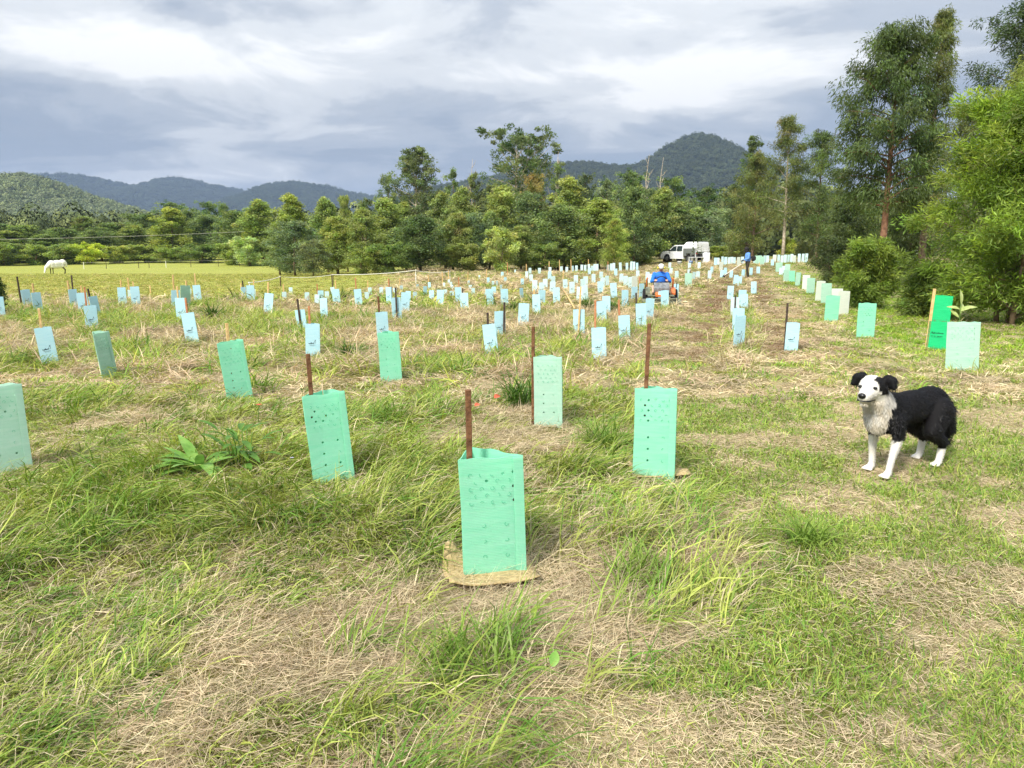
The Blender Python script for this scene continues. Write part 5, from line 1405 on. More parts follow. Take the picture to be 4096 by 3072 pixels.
part('stem', M['weed_dark'], fl, lambda bm: tube(bm, [(0, 0, 0), (0.0, 0, 0.1), (0.01, 0, 0.2)], [0.003, 0.003, 0.002], 5), True)
pm = leaf_mesh('petal', 0.03, 0.026, 0.2, 0.3)
for i in range(5): add('petal', pm, M['red_leaf'], fl, (0.01, 0, 0.2), (0, -0.5, i * 1.256))
M['lilac'] = noisy('lilac', srgb(196, 186, 226), srgb(220, 212, 240), 20, 0.6)
x, y, _ = hit(1165, 1888)
fl = thing('lilac_flower', 'tiny lilac flower at the foot of the staked mint guard', 'flower', (x, y, float(ground_z(x, y)) + 0.0))
part('stem', M['weed_dark'], fl, lambda bm: tube(bm, [(0, 0, 0), (0.0, 0, 0.05), (0.01, 0, 0.09)], [0.002, 0.002, 0.0015], 5), True)
pm = leaf_mesh('petal', 0.016, 0.013, 0.1, 0.2)
for i in range(5): add('petal', pm, M['lilac'], fl, (0.01, 0, 0.09), (0, -0.4, i * 1.256))

# ================================================================== FENCES
M['tape'] = noisy('fence_tape', srgb(226, 222, 206), srgb(244, 242, 232), 30, 0.6)
M['post_dark'] = noisy('star_picket', srgb(58, 46, 38), srgb(92, 74, 58), 15, 0.8, 0.3)
M['post_white'] = noisy('fibreglass_post', srgb(224, 220, 206), srgb(240, 236, 226), 15, 0.6)
M['wire'] = noisy('wire', srgb(190, 186, 172), srgb(214, 210, 198), 3, 0.5)
def post(X, Yt, Yb, mat, lab, r=0.022, group='posts of the white tape fence'):
    x, y, d = hit(X, Yb)
    z = float(ground_z(x, y)); H = zat(X, Yt, d) - z
    t = thing('fence_post', lab, 'fence post', (x, y, z), group=group)
    part('pole', M[mat], t, lambda bm: tube(bm, [(0, 0, -0.1), (0, 0, H * 0.5), (0, 0, H)], r, 6))
    part('clip', M['post_white'], t, lambda bm: box(bm, (0, -r - 0.01, H * 0.94), (0.05, 0.03, 0.05)), bevel=0.008)
    return Vector((x, y - r - 0.03, z + H * 0.94))
pA = post(1000, 1128, 1178, 'post_white', 'white tread in fence post hidden among the blue guards below the paddock', 0.02)
pB = post(1123, 1104, 1148, 'post_dark', 'dark fence post at the left bend of the white tape', 0.035)
pC = post(1334, 1096, 1142, 'post_dark', 'thin dark fence post behind the paired blue guards', 0.02)
pD = post(1664, 1078, 1138, 'post_white', 'white fence post at the right bend of the tape', 0.025)
pE = post(1800, 1083, 1124, 'post_white', 'thin white fence post at the right end of the tape', 0.016)
bm = bmesh.new()
def sag(a, b, s, n=10):
    return [tuple(a.lerp(b, i / n) - Vector((0, 0, s * 4 * (i / n) * (1 - i / n)))) for i in range(n + 1)]
pp = sag(pA, pB, 0.05) + sag(pB, pC, 0.10)[1:] + sag(pC, pD, 0.08)[1:] + sag(pD, pE, 0.10)[1:]
tube(bm, pp, 0.016, 6)
tag(add('fence_tape', bm_mesh('fence_tape', bm, True), M['tape']), 'white electric fence tape strung along the paddock corner', 'fence tape')
# far paddock rail
fp = []
for i, X in enumerate((330, 420, 550, 592, 660, 760, 870, 955, 1045, 1080)):
    x, y, z = at(X, 106 + 0.004 * (X - 330))
    t = thing('fence_post', '%s post from the left of the far paddock fence' % ORD[i], 'fence post', (x, y, z), group='posts of the far paddock fence')
    part('pole', M['post_dark' if i % 4 else 'post_white'], t, lambda bm: tube(bm, [(0, 0, -0.1), (0, 0, 0.5), (0, 0, 0.85)], 0.035, 6))
    fp.append(Vector((x, y - 0.05, z + 0.78)))
bm = bmesh.new(); tube(bm, [tuple(p) for p in fp], 0.008, 5)
tag(add('fence_rail', bm_mesh('fence_rail', bm, True), M['wire']), 'thin pale rail of the far paddock fence', 'fence rail')
# overhead wire with its two poles
wz = lambda X, Y, d: Vector((d * ray(X, Y)[0], d * ray(X, Y)[1], CAM_H + d * ray(X, Y)[2]))
a_, b_ = wz(-500, 962, 119), wz(1130, 918, 119)
bm = bmesh.new(); tube(bm, sag(a_, b_, 0.35, 24), 0.015, 5)
tag(add('overhead_wire', bm_mesh('overhead_wire', bm, True), M['wire']), 'pale overhead wire crossing in front of the left tree line', 'wire')
for p, lab in ((b_, 'wooden pole hidden in the trees at the right end of the overhead wire'),):
    z = float(ground_z(p.x, p.y))
    t = thing('utility_pole', lab, 'utility pole', (p.x, p.y + 0.3, z))
    part('pole', M['bark'], t, lambda bm: tube(bm, [(0, 0, -0.3), (0, 0, 2.5), (0, 0, p.z - z + 0.4)], [0.15, 0.13, 0.11], 8), True)
    part('insulator', M['post_white'], t, lambda bm: tube(bm, [(0, -0.1, p.z - z - 0.1), (0, -0.3, p.z - z)], 0.05, 6), True)

# ================================================================== TRUCK
M['white_paint'] = noisy('white_paint', srgb(232, 234, 236), srgb(242, 243, 244), 2, 0.25, 0, 0, 0.5)
M['alu'] = noisy('checker_aluminium', srgb(128, 134, 130), srgb(160, 164, 160), 60, 0.45, 0.4, 0.5)
M['glass'] = noisy('dark_glass', srgb(30, 40, 42), srgb(52, 64, 64), 1.5, 0.08, 0, 0, 0.6)
M['rubber'] = noisy('rubber', srgb(20, 20, 20), srgb(36, 36, 36), 20, 0.85)
M['black'] = noisy('black_plastic', srgb(18, 18, 20), srgb(34, 34, 36), 12, 0.6)
M['steel'] = noisy('grey_steel', srgb(110, 112, 112), srgb(150, 152, 152), 12, 0.4, 0, 0.6)
M['lamp_red'] = noisy('lamp_red', srgb(150, 20, 18), srgb(180, 34, 28), 6, 0.3)
M['lamp_clear'] = noisy('lamp_clear', srgb(200, 206, 210), srgb(230, 232, 234), 6, 0.15)
ux, uy, uz = at(2738, 73)
ute = thing('utility_truck', 'white dual cab utility truck with white canopy parked before the trees', 'truck', (ux, uy, uz), (0, 0, R(180 - 60)), scale=(0.88,) * 3)
def wheel(parent, x, y, r=0.38, w=0.25):
    t = part('wheel', M['rubber'], parent, lambda bm: tube(bm, [(x, y - w / 2, r), (x, y - w / 2 + 0.03, r), (x, y + w / 2 - 0.03, r), (x, y + w / 2, r)], [r * 0.9, r, r, r * 0.9], 24), True)
    s = 1 if y > 0 else -1
    part('rim', M['steel'], t, lambda bm: tube(bm, [(x, y + s * (w / 2 - 0.02), r), (x, y + s * (w / 2 + 0.012), r)], [r * 0.62, r * 0.56], 18))
# x forward (front at +2.6)
def ute_taper(x, z):
    return 0.0 if z < 1.05 else 0.22 * (z - 1.05)
def arch(cx, r, n=8):
    return [(cx + r * math.cos(a), 0.36 + r * math.sin(a)) for a in [math.pi * i / n for i in range(n + 1)]]
body_prof = [(2.62, 0.42), (2.66, 0.72), (2.60, 0.98), (2.30, 1.10), (1.50, 1.17), (0.78, 1.70), (0.45, 1.76), (-0.62, 1.76), (-0.78, 1.15), (-0.80, 0.42), (-0.80, 0.36)] + [(1.20, 0.36)] + arch(1.66, 0.46)[::-1] + [(2.5, 0.36)]
part('body', M['white_paint'], ute, lambda bm: prism(bm, body_prof, -0.9, 0.9, ute_taper), bevel=0.035, seg=2)
for s in (-1, 1):
    yo = s * 0.80
    for prof in ([(1.36, 1.16), (0.80, 1.62), (0.36, 1.66), (0.34, 1.16)], [(0.24, 1.16), (0.24, 1.66), (-0.52, 1.66), (-0.60, 1.16)]):
        bm = bmesh.new()
        vs = [bm.verts.new((x, s * (0.9 - ute_taper(x, z) + 0.006), z)) for x, z in prof]
        f = bm.faces.new(vs)
        ex = bmesh.ops.extrude_face_region(bm, geom=[f]); bmesh.ops.translate(bm, verts=[v for v in ex['geom'] if isinstance(v, bmesh.types.BMVert)], vec=(0, -s * 0.03, 0))
        add('window', bm_mesh('window', bm), M['glass'], ute)
    for xh in (0.42, -0.45): part('door_handle', M['white_paint'], ute, lambda bm: box(bm, (xh, s * 0.915, 1.03), (0.16, 0.03, 0.03)), bevel=0.008)
    part('mirror', M['black'], ute, lambda bm: box(bm, (1.22, s * 1.02, 1.22), (0.10, 0.22, 0.17)), bevel=0.03)
    part('headlight', M['lamp_clear'], ute, lambda bm: box(bm, (2.50, s * 0.74, 0.90), (0.26, 0.26, 0.16)), bevel=0.03)
    part('wheel_arch', M['black'], ute, lambda bm: tube(bm, [(1.66 + 0.47 * math.cos(a), s * 0.86, 0.36 + 0.47 * math.sin(a)) for a in [math.pi * i / 12 for i in range(13)]], 0.05, 6), True)
    wheel(ute, 1.66, s * 0.80); wheel(ute, -1.55, s * 0.80)
part('windscreen', M['glass'], ute, lambda bm: prism(bm, [(1.46, 1.20), (0.82, 1.69), (0.84, 1.70), (1.49, 1.205)], -0.72, 0.72))
part('bumper', M['white_paint'], ute, lambda bm: box(bm, (2.62, 0, 0.52), (0.16, 1.7, 0.24)), bevel=0.05, seg=2)
part('grille', M['black'], ute, lambda bm: box(bm, (2.65, 0, 0.82), (0.05, 1.1, 0.18)), bevel=0.01)
part('tray', M['alu'], ute, lambda bm: (box(bm, (-1.72, 0, 0.93), (1.80, 1.86, 0.10)), box(bm, (-1.72, 0.93, 1.16), (1.80, 0.05, 0.50)), box(bm, (-1.72, -0.93, 1.16), (1.80, 0.05, 0.50)), box(bm, (-1.05, 0.93, 0.8), (0.42, 0.05, 0.30)), box(bm, (-1.05, -0.93, 0.8), (0.42, 0.05, 0.30)), box(bm, (-2.25, 0.93, 0.76), (0.7, 0.05, 0.28)), box(bm, (-2.25, -0.93, 0.76), (0.7, 0.05, 0.28))), bevel=0.01)
part('chassis', M['black'], ute, lambda bm: (box(bm, (-0.9, 0, 0.55), (3.2, 0.9, 0.2)), box(bm, (-2.5, 0, 0.62), (0.2, 1.3, 0.2))))
can_prof = [(-0.84, 1.42), (-0.84, 1.72), (-1.10, 2.02), (-1.25, 2.06), (-2.45, 2.06), (-2.60, 2.02), (-2.62, 1.42)]
cnp = part('canopy', M['white_paint'], ute, lambda bm: prism(bm, can_prof, -0.93, 0.93, lambda x, z: 0.0 if z < 1.7 else 0.45 * (z - 1.7)), bevel=0.03, seg=2)
part('canopy_door', M['white_paint'], cnp, lambda bm: box(bm, (-2.635, 0, 1.55), (0.03, 1.6, 0.75)), bevel=0.02)
for s in (-1, 1):
    part('mudguard', M['steel'], ute, lambda bm: tube(bm, [(-1.55 + 0.48 * math.cos(a), s * 0.8, 0.38 + 0.48 * math.sin(a)) for a in [math.pi * (0.1 + 0.8 * i / 10) for i in range(11)]], 0.06, 6), True)
    part('mud_flap', M['white_paint'], ute, lambda bm: box(bm, (-2.08, s * 0.8, 0.42), (0.03, 0.26, 0.42), Euler((0, -0.3, 0))))
    part('tail_light', M['lamp_red'], ute, lambda bm: box(bm, (-2.63, s * 0.78, 0.9), (0.05, 0.24, 0.10)))
    part('rear_post', M['white_paint'], ute, lambda bm: box(bm, (-2.62, s * 0.9, 0.72), (0.05, 0.05, 1.36)))
part('rear_beam', M['white_paint'], ute, lambda bm: box(bm, (-2.645, 0, 1.13), (0.05, 1.74, 0.12)), bevel=0.01)
part('tow_bar', M['black'], ute, lambda bm: tube(bm, [(-2.5, 0, 0.5), (-2.85, 0, 0.48), (-2.88, 0, 0.58)], 0.03, 6))
# plant stand behind the truck
M['plant_leaf'] = noisy('nursery_leaf', srgb(70, 92, 40), srgb(120, 140, 66), 10, 0.5, 0, 0, 0.3, 0.2)
M['pot'] = noisy('pot', srgb(30, 30, 30), srgb(52, 50, 48), 10, 0.7)
for i, (X, hh, lab) in enumerate([(2772, 1.05, 'spindly potted plant at the left behind the truck tail'), (2790, 1.25, 'tallest potted plant behind the truck tail'), (2804, 0.8, 'low potted plant at the right behind the truck tail')]):
    x, y, z = at(X, 66.2)
    sp_ = [(0.30, 0.12, rw.uniform(0, 6.28), rw.uniform(0.2, 1.0), 0.30 + (hh - 0.3) * q / 8, 0.4, 0.01) for q in range(10)]
    t = thing('potted_plant', lab, 'potted plant', (x, y, z + 0.55), group='potted plants behind the truck')
    part('pot', M['pot'], t, lambda bm: tube(bm, [(0, 0, 0), (0, 0, 0.22)], [0.09, 0.12], 10))
    part('stem', M['plant_leaf'], t, lambda bm: tube(bm, [(0, 0, 0.2), (0.03, 0, hh * 0.6), (0, 0, hh)], [0.02, 0.015, 0.008], 5), True)
    for (L, w, az, el, z0, dr, r0) in sp_: add('leaf', leaf_mesh('leaf', L, w, dr), M['plant_leaf'], t, (0, 0, z0), (0, -el, az))
x, y, z = at(2786, 66.2)
tb = thing('trestle_table', 'white trestle table carrying potted plants behind the truck', 'table', (x, y, z), (0, 0, 0.0))
part('table_top', M['white_paint'], tb, lambda bm: box(bm, (0, 0, 0.53), (1.25, 0.5, 0.04)), bevel=0.008)
for sx in (-0.58, 0.0, 0.58): part('leg', M['white_paint'], tb, lambda bm: (box(bm, (sx, -0.2, 0.25), (0.035, 0.035, 0.52)), box(bm, (sx, 0.2, 0.25), (0.035, 0.035, 0.52))))
x, y, z = at(2823, 66.5)
wb = thing('water_tank', 'white square water tank standing right of the truck', 'tank', (x, y, z), (0, 0, 0.2))
part('body', M['white_paint'], wb, lambda bm: box(bm, (0, 0, 0.43), (0.56, 0.56, 0.84)), bevel=0.05, seg=2)
part('lid', M['white_paint'], wb, lambda bm: tube(bm, [(0, 0, 0.85), (0, 0, 0.90)], 0.12, 14))
def bucket(X, d, r, h, mat, lab):
    x, y, z = at(X, d)
    t = thing('bucket', lab, 'bucket', (x, y, z), group='tubs beside the truck')
    part('tub', M[mat], t, lambda bm: tube(bm, [(0, 0, 0), (0, 0, h * 0.94), (0, 0, h)], [r * 0.88, r, r * 1.06], 16), True)
    part('handle', M['black'], t, lambda bm: tube(bm, [(r * math.cos(a), -r * 1.03 * abs(math.sin(a)), h * 0.9 - 0.3 * h * math.sin(a)) for a in [math.pi * i / 10 for i in range(11)]], 0.012, 5), True)
M['blue_tub'] = noisy('blue_tub', srgb(150, 176, 232), srgb(170, 194, 240), 6, 0.5)
bucket(2720, 66, 0.21, 0.32, 'white_paint', 'white lidded bucket by the truck rear wheel')
bucket(2765, 64, 0.16, 0.34, 'blue_tub', 'light blue tub in front of the truck tail')

# ================================================================== FIGURES: one continuous skin from overlapping volumes
def blob_mesh(name, prims, voxel, smooth=6, fac=0.5):
    bm = bmesh.new()
    for p in prims:
        if p[0] == 'e':
            _, c, r = p[:3]; rot = Euler(p[3]).to_matrix().to_4x4() if len(p) > 3 else Matrix()
            bmesh.ops.create_uvsphere(bm, u_segments=16, v_segments=10, radius=1, matrix=Matrix.Translation(c) @ rot @ Matrix.Diagonal((*r, 1)))
        else:
            _, a, b_, ra, rb = p
            a, b_ = Vector(a), Vector(b_); d = (b_ - a); L = d.length; d.normalize()
            pts = [(-ra * math.cos(t), ra * math.sin(t)) for t in [0.12, 0.5, 1.0]] + [(0, ra), (L, rb)] + [(L + rb * math.sin(t), rb * math.cos(t)) for t in [0.5, 1.0, 1.45]]
            tube(bm, [a + d * q[0] for q in pts], [max(q[1], 1e-4) for q in pts], 14)
    me0 = bm_mesh('tmp', bm)
    o = bpy.data.objects.new('tmp', me0); COL.objects.link(o)
    r = o.modifiers.new('r', 'REMESH'); r.mode = 'VOXEL'; r.voxel_size = voxel
    s = o.modifiers.new('s', 'SMOOTH'); s.iterations = smooth; s.factor = fac
    dg = bpy.context.evaluated_depsgraph_get()
    me = bpy.data.meshes.new_from_object(o.evaluated_get(dg))
    me.name = name
    bpy.data.objects.remove(o); bpy.data.meshes.remove(me0)
    for p in me.polygons: p.use_smooth = True
    me.materials.clear()
    return me
def verts(me):
    a = np.empty(len(me.vertices) * 3, np.float32); me.vertices.foreach_get('co', a); return a.reshape(-1, 3)
def hand(c, d, n, sgn, s=1.0, curl=0.6):
    """palm, four unequal fingers and a thumb, curled towards n"""
    c, d, n = Vector(c), Vector(d).normalized(), Vector(n).normalized()
    side = d.cross(n).normalized() * sgn
    out = [('c', c, c + d * 0.05 * s, 0.030 * s, 0.034 * s)]
    for i, L in enumerate((0.062, 0.072, 0.068, 0.052)):
        b0 = c + d * 0.07 * s + side * (i - 1.5) * 0.021 * s
        b1 = b0 + (d * (1 - curl * 0.4) + n * curl * 0.6) * L * 0.55 * s
        b2 = b1 + (d * (1 - curl) + n * curl * 1.1) * L * 0.5 * s
        out += [('c', b0, b1, 0.0098 * s, 0.009 * s), ('c', b1, b2, 0.009 * s, 0.008 * s)]
    t0 = c + d * 0.015 * s - side * 0.030 * s
    t1 = t0 + (d * 0.7 - side * 0.7 + n * 0.3) * 0.035 * s
    out += [('c', t0, t1, 0.012 * s, 0.0105 * s), ('c', t1, t1 + (d * 0.8 + n * 0.6) * 0.028 * s, 0.010 * s, 0.009 * s)]
    return out

# --- man with a brush cutter, walking to the left
mx_, my_, md_ = hit(2988, 1113); mz_ = float(ground_z(mx_, my_))
pr = [('e', (0, 0, 0.95), (0.13, 0.17, 0.13)), ('c', (0.0, 0, 0.98), (0.02, 0, 1.24), 0.15, 0.16), ('e', (0.03, 0, 1.31), (0.13, 0.20, 0.15)), ('c', (0.04, 0, 1.42), (0.08, 0, 1.54), 0.065, 0.055),
      ('e', (0.10, 0, 1.625), (0.10, 0.078, 0.115)), ('e', (0.195, 0, 1.61), (0.02, 0.014, 0.022)), ('e', (0.10, 0.08, 1.615), (0.018, 0.012, 0.03)), ('e', (0.10, -0.08, 1.615), (0.018, 0.012, 0.03)),
      ('c', (0, 0.09, 0.92), (0.07, 0.10, 0.50), 0.098, 0.066), ('c', (0.07, 0.10, 0.50), (0.02, 0.10, 0.10), 0.064, 0.046), ('c', (0.0, 0.10, 0.055), (0.17, 0.11, 0.045), 0.05, 0.04),
      ('c', (0, -0.09, 0.92), (-0.03, -0.10, 0.50), 0.098, 0.066), ('c', (-0.03, -0.10, 0.50), (-0.12, -0.10, 0.10), 0.064, 0.046), ('c', (-0.14, -0.10, 0.055), (0.03, -0.11, 0.045), 0.05, 0.04),
      ('c', (0.02, 0.19, 1.38), (0.08, 0.26, 1.12), 0.068, 0.052), ('c', (0.08, 0.26, 1.12), (0.34, 0.16, 1.02), 0.05, 0.037),
      ('c', (0.02, -0.19, 1.38), (-0.02, -0.27, 1.12), 0.068, 0.052), ('c', (-0.02, -0.27, 1.12), (0.20, -0.22, 0.98), 0.05, 0.037)]
pr += hand((0.35, 0.15, 1.015), (0.9, -0.3, -0.2), (0, -0.3, -1), 1) + hand((0.21, -0.22, 0.975), (0.9, 0.2, -0.2), (0, 0.3, -1), -1)
me = blob_mesh('body', pr, 0.013, 4, 0.4)
V = verts(me)
c = np.tile(L3(104, 150, 216), (len(V), 1))
c[V[:, 2] < 0.96] = L3(62, 58, 48); c[V[:, 2] < 0.12] = L3(46, 36, 28)
hands = ((np.abs(V - [0.37, 0.14, 1.0]) < 0.12).all(1) & (V[:, 0] > 0.335)) | ((np.abs(V - [0.25, -0.21, 0.97]) < 0.12).all(1) & (V[:, 0] > 0.20) & (V[:, 2] < 1.03) & (V[:, 1] < -0.14))
c[hands] = L3(70, 66, 62); c[(V[:, 2] > 1.47)] = L3(120, 84, 64)
set_col(me, c)
man = thing('person', 'person in blue shirt and dark trousers swinging a brush cutter to the left', 'person', (mx_, my_, mz_), (0, 0, R(186)))
add('body', me, M['skin'], man)
M['dark_cloth'] = noisy('dark_cloth', srgb(34, 32, 34), srgb(56, 52, 52), 20, 0.9)
def sun_hat(bm, c, rb, rc, h):
    cx0, cy0, z = c
    tube(bm, [(cx0, cy0, z - 0.005), (cx0, cy0, z + 0.008), (cx0, cy0, z + 0.012), (cx0, cy0, z + h * 0.7), (cx0, cy0, z + h)], [rb, rb, rc, rc * 0.95, rc * 0.6], 18)
part('hat', M['dark_cloth'], man, lambda bm: sun_hat(bm, (0.10, 0, 1.665), 0.155, 0.105, 0.10), True)
part('face_veil', M['dark_cloth'], man, lambda bm: tube(bm, [(0.10, 0, 1.665), (0.11, 0, 1.58), (0.10, 0, 1.49)], [0.115, 0.118, 0.10], 16, False), True)
bc = thing('brush_cutter', 'brush cutter with a long pale shaft held by the person in blue', 'brush cutter', (mx_, my_, mz_), (0, 0, R(186)))
part('shaft', M['post_white'], bc, lambda bm: tube(bm, [(-0.35, -0.24, 1.10), (0.5, -0.02, 0.72), (1.45, 0.22, 0.16)], 0.022, 8), True)
part('engine', M['dark_cloth'], bc, lambda bm: (box(bm, (-0.42, -0.26, 1.13), (0.26, 0.22, 0.22)), box(bm, (-0.42, -0.26, 1.0), (0.16, 0.16, 0.08))), bevel=0.03)
part('handlebar', M['black'], bc, lambda bm: tube(bm, [(0.42, 0.15, 0.96), (0.36, 0.02, 0.80), (0.27, -0.14, 0.82), (0.27, -0.22, 0.95)], 0.014, 6), True)
part('debris_shield', M['black'], bc, lambda bm: box(bm, (1.34, 0.19, 0.20), (0.24, 0.26, 0.03), Euler((0, 0.5, 0))), bevel=0.01)
part('cutting_head', M['black'], bc, lambda bm: tube(bm, [(1.45, 0.22, 0.18), (1.47, 0.22, 0.08)], [0.05, 0.08], 12))

# --- man on a ride-on mower, facing the camera
rx_, ry_, rd_ = hit(2640, 1222); rz_ = float(ground_z(rx_, ry_))
MS = 0.85
yawm = R(-90) - math.atan2(rx_, ry_) + 0.05
M['deck'] = noisy('deck', srgb(92, 100, 84), srgb(128, 130, 108), 9, 0.6)
M['orange'] = noisy('orange_paint', srgb(206, 100, 38), srgb(226, 128, 62), 4, 0.35, 0, 0, 0.5)
mow = thing('ride_on_mower', 'orange ride on mower with a grey dash among the blue guards', 'mower', (rx_, ry_, rz_), (0, 0, yawm), scale=(MS,) * 3)
part('chassis', M['black'], mow, lambda bm: box(bm, (0.25, 0, 0.26), (1.5, 0.42, 0.16)), bevel=0.03)
part('floor', M['deck'], mow, lambda bm: box(bm, (0.42, 0, 0.35), (0.62, 0.86, 0.05)), bevel=0.015)
part('hood', M['orange'], mow, lambda bm: prism(bm, [(0.55, 0.36), (0.55, 0.50), (0.90, 0.46), (1.00, 0.40), (1.00, 0.34)], -0.20, 0.20), bevel=0.04, seg=2)
part('dash', M['steel'], mow, lambda bm: prism(bm, [(0.38, 0.46), (0.40, 0.74), (0.52, 0.78), (0.68, 0.60), (0.68, 0.46)], -0.25, 0.25), bevel=0.04, seg=2)
for s in (-1, 1):
    fd = part('fender', M['orange' if s > 0 else 'deck'], mow, lambda bm: prism(bm, [(-0.55, 0.36), (-0.50, 0.54), (-0.30, 0.60), (0.0, 0.56), (0.08, 0.42), (0.08, 0.36)], s * 0.42 - 0.07, s * 0.42 + 0.07), bevel=0.04, seg=2)
    part('lever', M['black'], mow, lambda bm: tube(bm, [(0.10, s * 0.50, 0.58), (0.16, s * 0.52, 0.70), (0.14, s * 0.52, 0.76)], [0.014, 0.014, 0.022], 6), True)
    wheel(mow, -0.30, s * 0.47, 0.27, 0.22); wheel(mow, 0.88, s * 0.40, 0.17, 0.14)
    part('roll_bar', M['orange'], mow, lambda bm: tube(bm, [(-0.52, s * 0.44, 0.5), (-0.54, s * 0.44, 0.85), (-0.50, s * 0.42, 0.90)], 0.03, 8), True)
part('seat', M['black'], mow, lambda bm: (box(bm, (-0.20, 0, 0.52), (0.46, 0.48, 0.10)), box(bm, (-0.44, 0, 0.72), (0.10, 0.46, 0.42), Euler((0, -0.2, 0)))), bevel=0.04, seg=2)
part('cutting_deck', M['deck'], mow, lambda bm: box(bm, (0.72, 0, 0.17), (0.75, 1.25, 0.14)), bevel=0.04, seg=2)
part('front_bar', M['deck'], mow, lambda bm: tube(bm, [(1.12, -0.5, 0.28), (1.14, 0, 0.28), (1.12, 0.5, 0.28)], 0.03, 8), True)
st = part('steering_wheel', M['black'], mow, lambda bm: tube(bm, [(0.36 - 0.06 * math.sin(a), 0.19 * math.cos(a), 0.80 + 0.17 * math.sin(a)) for a in [2 * math.pi * i / 24 for i in range(25)]], 0.016, 7, False), True)
part('spoke', M['black'], st, lambda bm: (tube(bm, [(0.38, -0.18, 0.80), (0.38, 0, 0.79), (0.38, 0.18, 0.80)], 0.013, 6), tube(bm, [(0.38, 0, 0.79), (0.46, 0, 0.70)], 0.02, 6)), True)
pr = [('e', (-0.18, 0, 0.63), (0.15, 0.18, 0.11)), ('c', (-0.16, 0, 0.66), (-0.12, 0, 0.92), 0.165, 0.175), ('e', (-0.10, 0, 0.99), (0.14, 0.215, 0.14)), ('c', (-0.07, 0, 1.09), (0.0, 0, 1.19), 0.065, 0.055),
      ('e', (0.02, 0, 1.255), (0.095, 0.078, 0.11)), ('e', (0.115, 0, 1.23), (0.022, 0.016, 0.024)), ('e', (0.02, 0.082, 1.25), (0.018, 0.012, 0.03)), ('e', (0.02, -0.082, 1.25), (0.018, 0.012, 0.03)), ('e', (0.095, 0, 1.185), (0.02, 0.028, 0.016)),
      ('c', (-0.14, 0.10, 0.62), (0.28, 0.24, 0.62), 0.095, 0.07), ('c', (0.28, 0.24, 0.62), (0.44, 0.25, 0.42), 0.062, 0.045), ('c', (0.44, 0.25, 0.42), (0.60, 0.26, 0.405), 0.045, 0.04),
      ('c', (-0.14, -0.10, 0.62), (0.28, -0.24, 0.62), 0.095, 0.07), ('c', (0.28, -0.24, 0.62), (0.44, -0.25, 0.42), 0.062, 0.045), ('c', (0.44, -0.25, 0.42), (0.60, -0.26, 0.405), 0.045, 0.04),
      ('c', (-0.10, 0.21, 1.04), (0.03, 0.30, 0.80), 0.072, 0.058), ('c', (0.03, 0.30, 0.80), (0.28, 0.19, 0.84), 0.052, 0.036), ('c', (-0.10, -0.21, 1.04), (0.03, -0.30, 0.80), 0.072, 0.058), ('c', (0.03, -0.30, 0.80), (0.28, -0.19, 0.84), 0.052, 0.036)]
pr += hand((0.28, 0.19, 0.845), (0.95, -0.1, 0.1), (0, -0.5, -0.8), 1) + hand((0.28, -0.19, 0.845), (0.95, 0.1, 0.1), (0, 0.5, -0.8), -1)
me = blob_mesh('body', pr, 0.013, 4, 0.4)
V = verts(me)
c = np.tile(L3(50, 118, 216), (len(V), 1))
low = (V[:, 2] < 0.705) & (V[:, 0] > -0.02); c[low] = L3(206, 166, 146)
c[(V[:, 2] < 0.64) & (V[:, 0] < 0.08)] = L3(60, 62, 70); c[(V[:, 2] < 0.46)] = L3(70, 60, 50)
c[V[:, 2] > 1.125] = L3(196, 140, 116)
c[(V[:, 0] > 0.27) & (V[:, 2] > 0.74) & (V[:, 2] < 0.95)] = L3(206, 160, 138)
set_col(me, c)
rid = thing('person', 'person in blue shirt and pale cap seated on the orange mower', 'person', (rx_, ry_, rz_), (0, 0, yawm), scale=(MS,) * 3)
add('body', me, M['skin'], rid)
M['cap'] = noisy('cap_cloth', srgb(214, 214, 208), srgb(232, 232, 226), 18, 0.8)
cp = part('cap', M['cap'], rid, lambda bm: (tube(bm, [(0.02, 0, 1.275), (0.02, 0, 1.32), (0.015, 0, 1.365), (0.01, 0, 1.385)], [0.102, 0.100, 0.075, 0.03], 16), tube(bm, [(0.09, 0, 1.278), (0.20, 0, 1.262)], [0.085, 0.06], 12)), True)
part('cap_band', M['black'], cp, lambda bm: tube(bm, [(0.02, 0, 1.276), (0.02, 0, 1.306)], [0.104, 0.104], 16, False))
M['muff'] = noisy('earmuff_yellow', srgb(236, 214, 60), srgb(244, 226, 96), 10, 0.5)
for s in (-1, 1): part('ear_muff', M['muff'], rid, lambda bm: tube(bm, [(0.02, s * 0.085, 1.25), (0.02, s * 0.125, 1.25)], [0.045, 0.04], 12), True)
part('sunglasses', M['black'], rid, lambda bm: box(bm, (0.108, 0, 1.258), (0.02, 0.13, 0.035)), bevel=0.008)

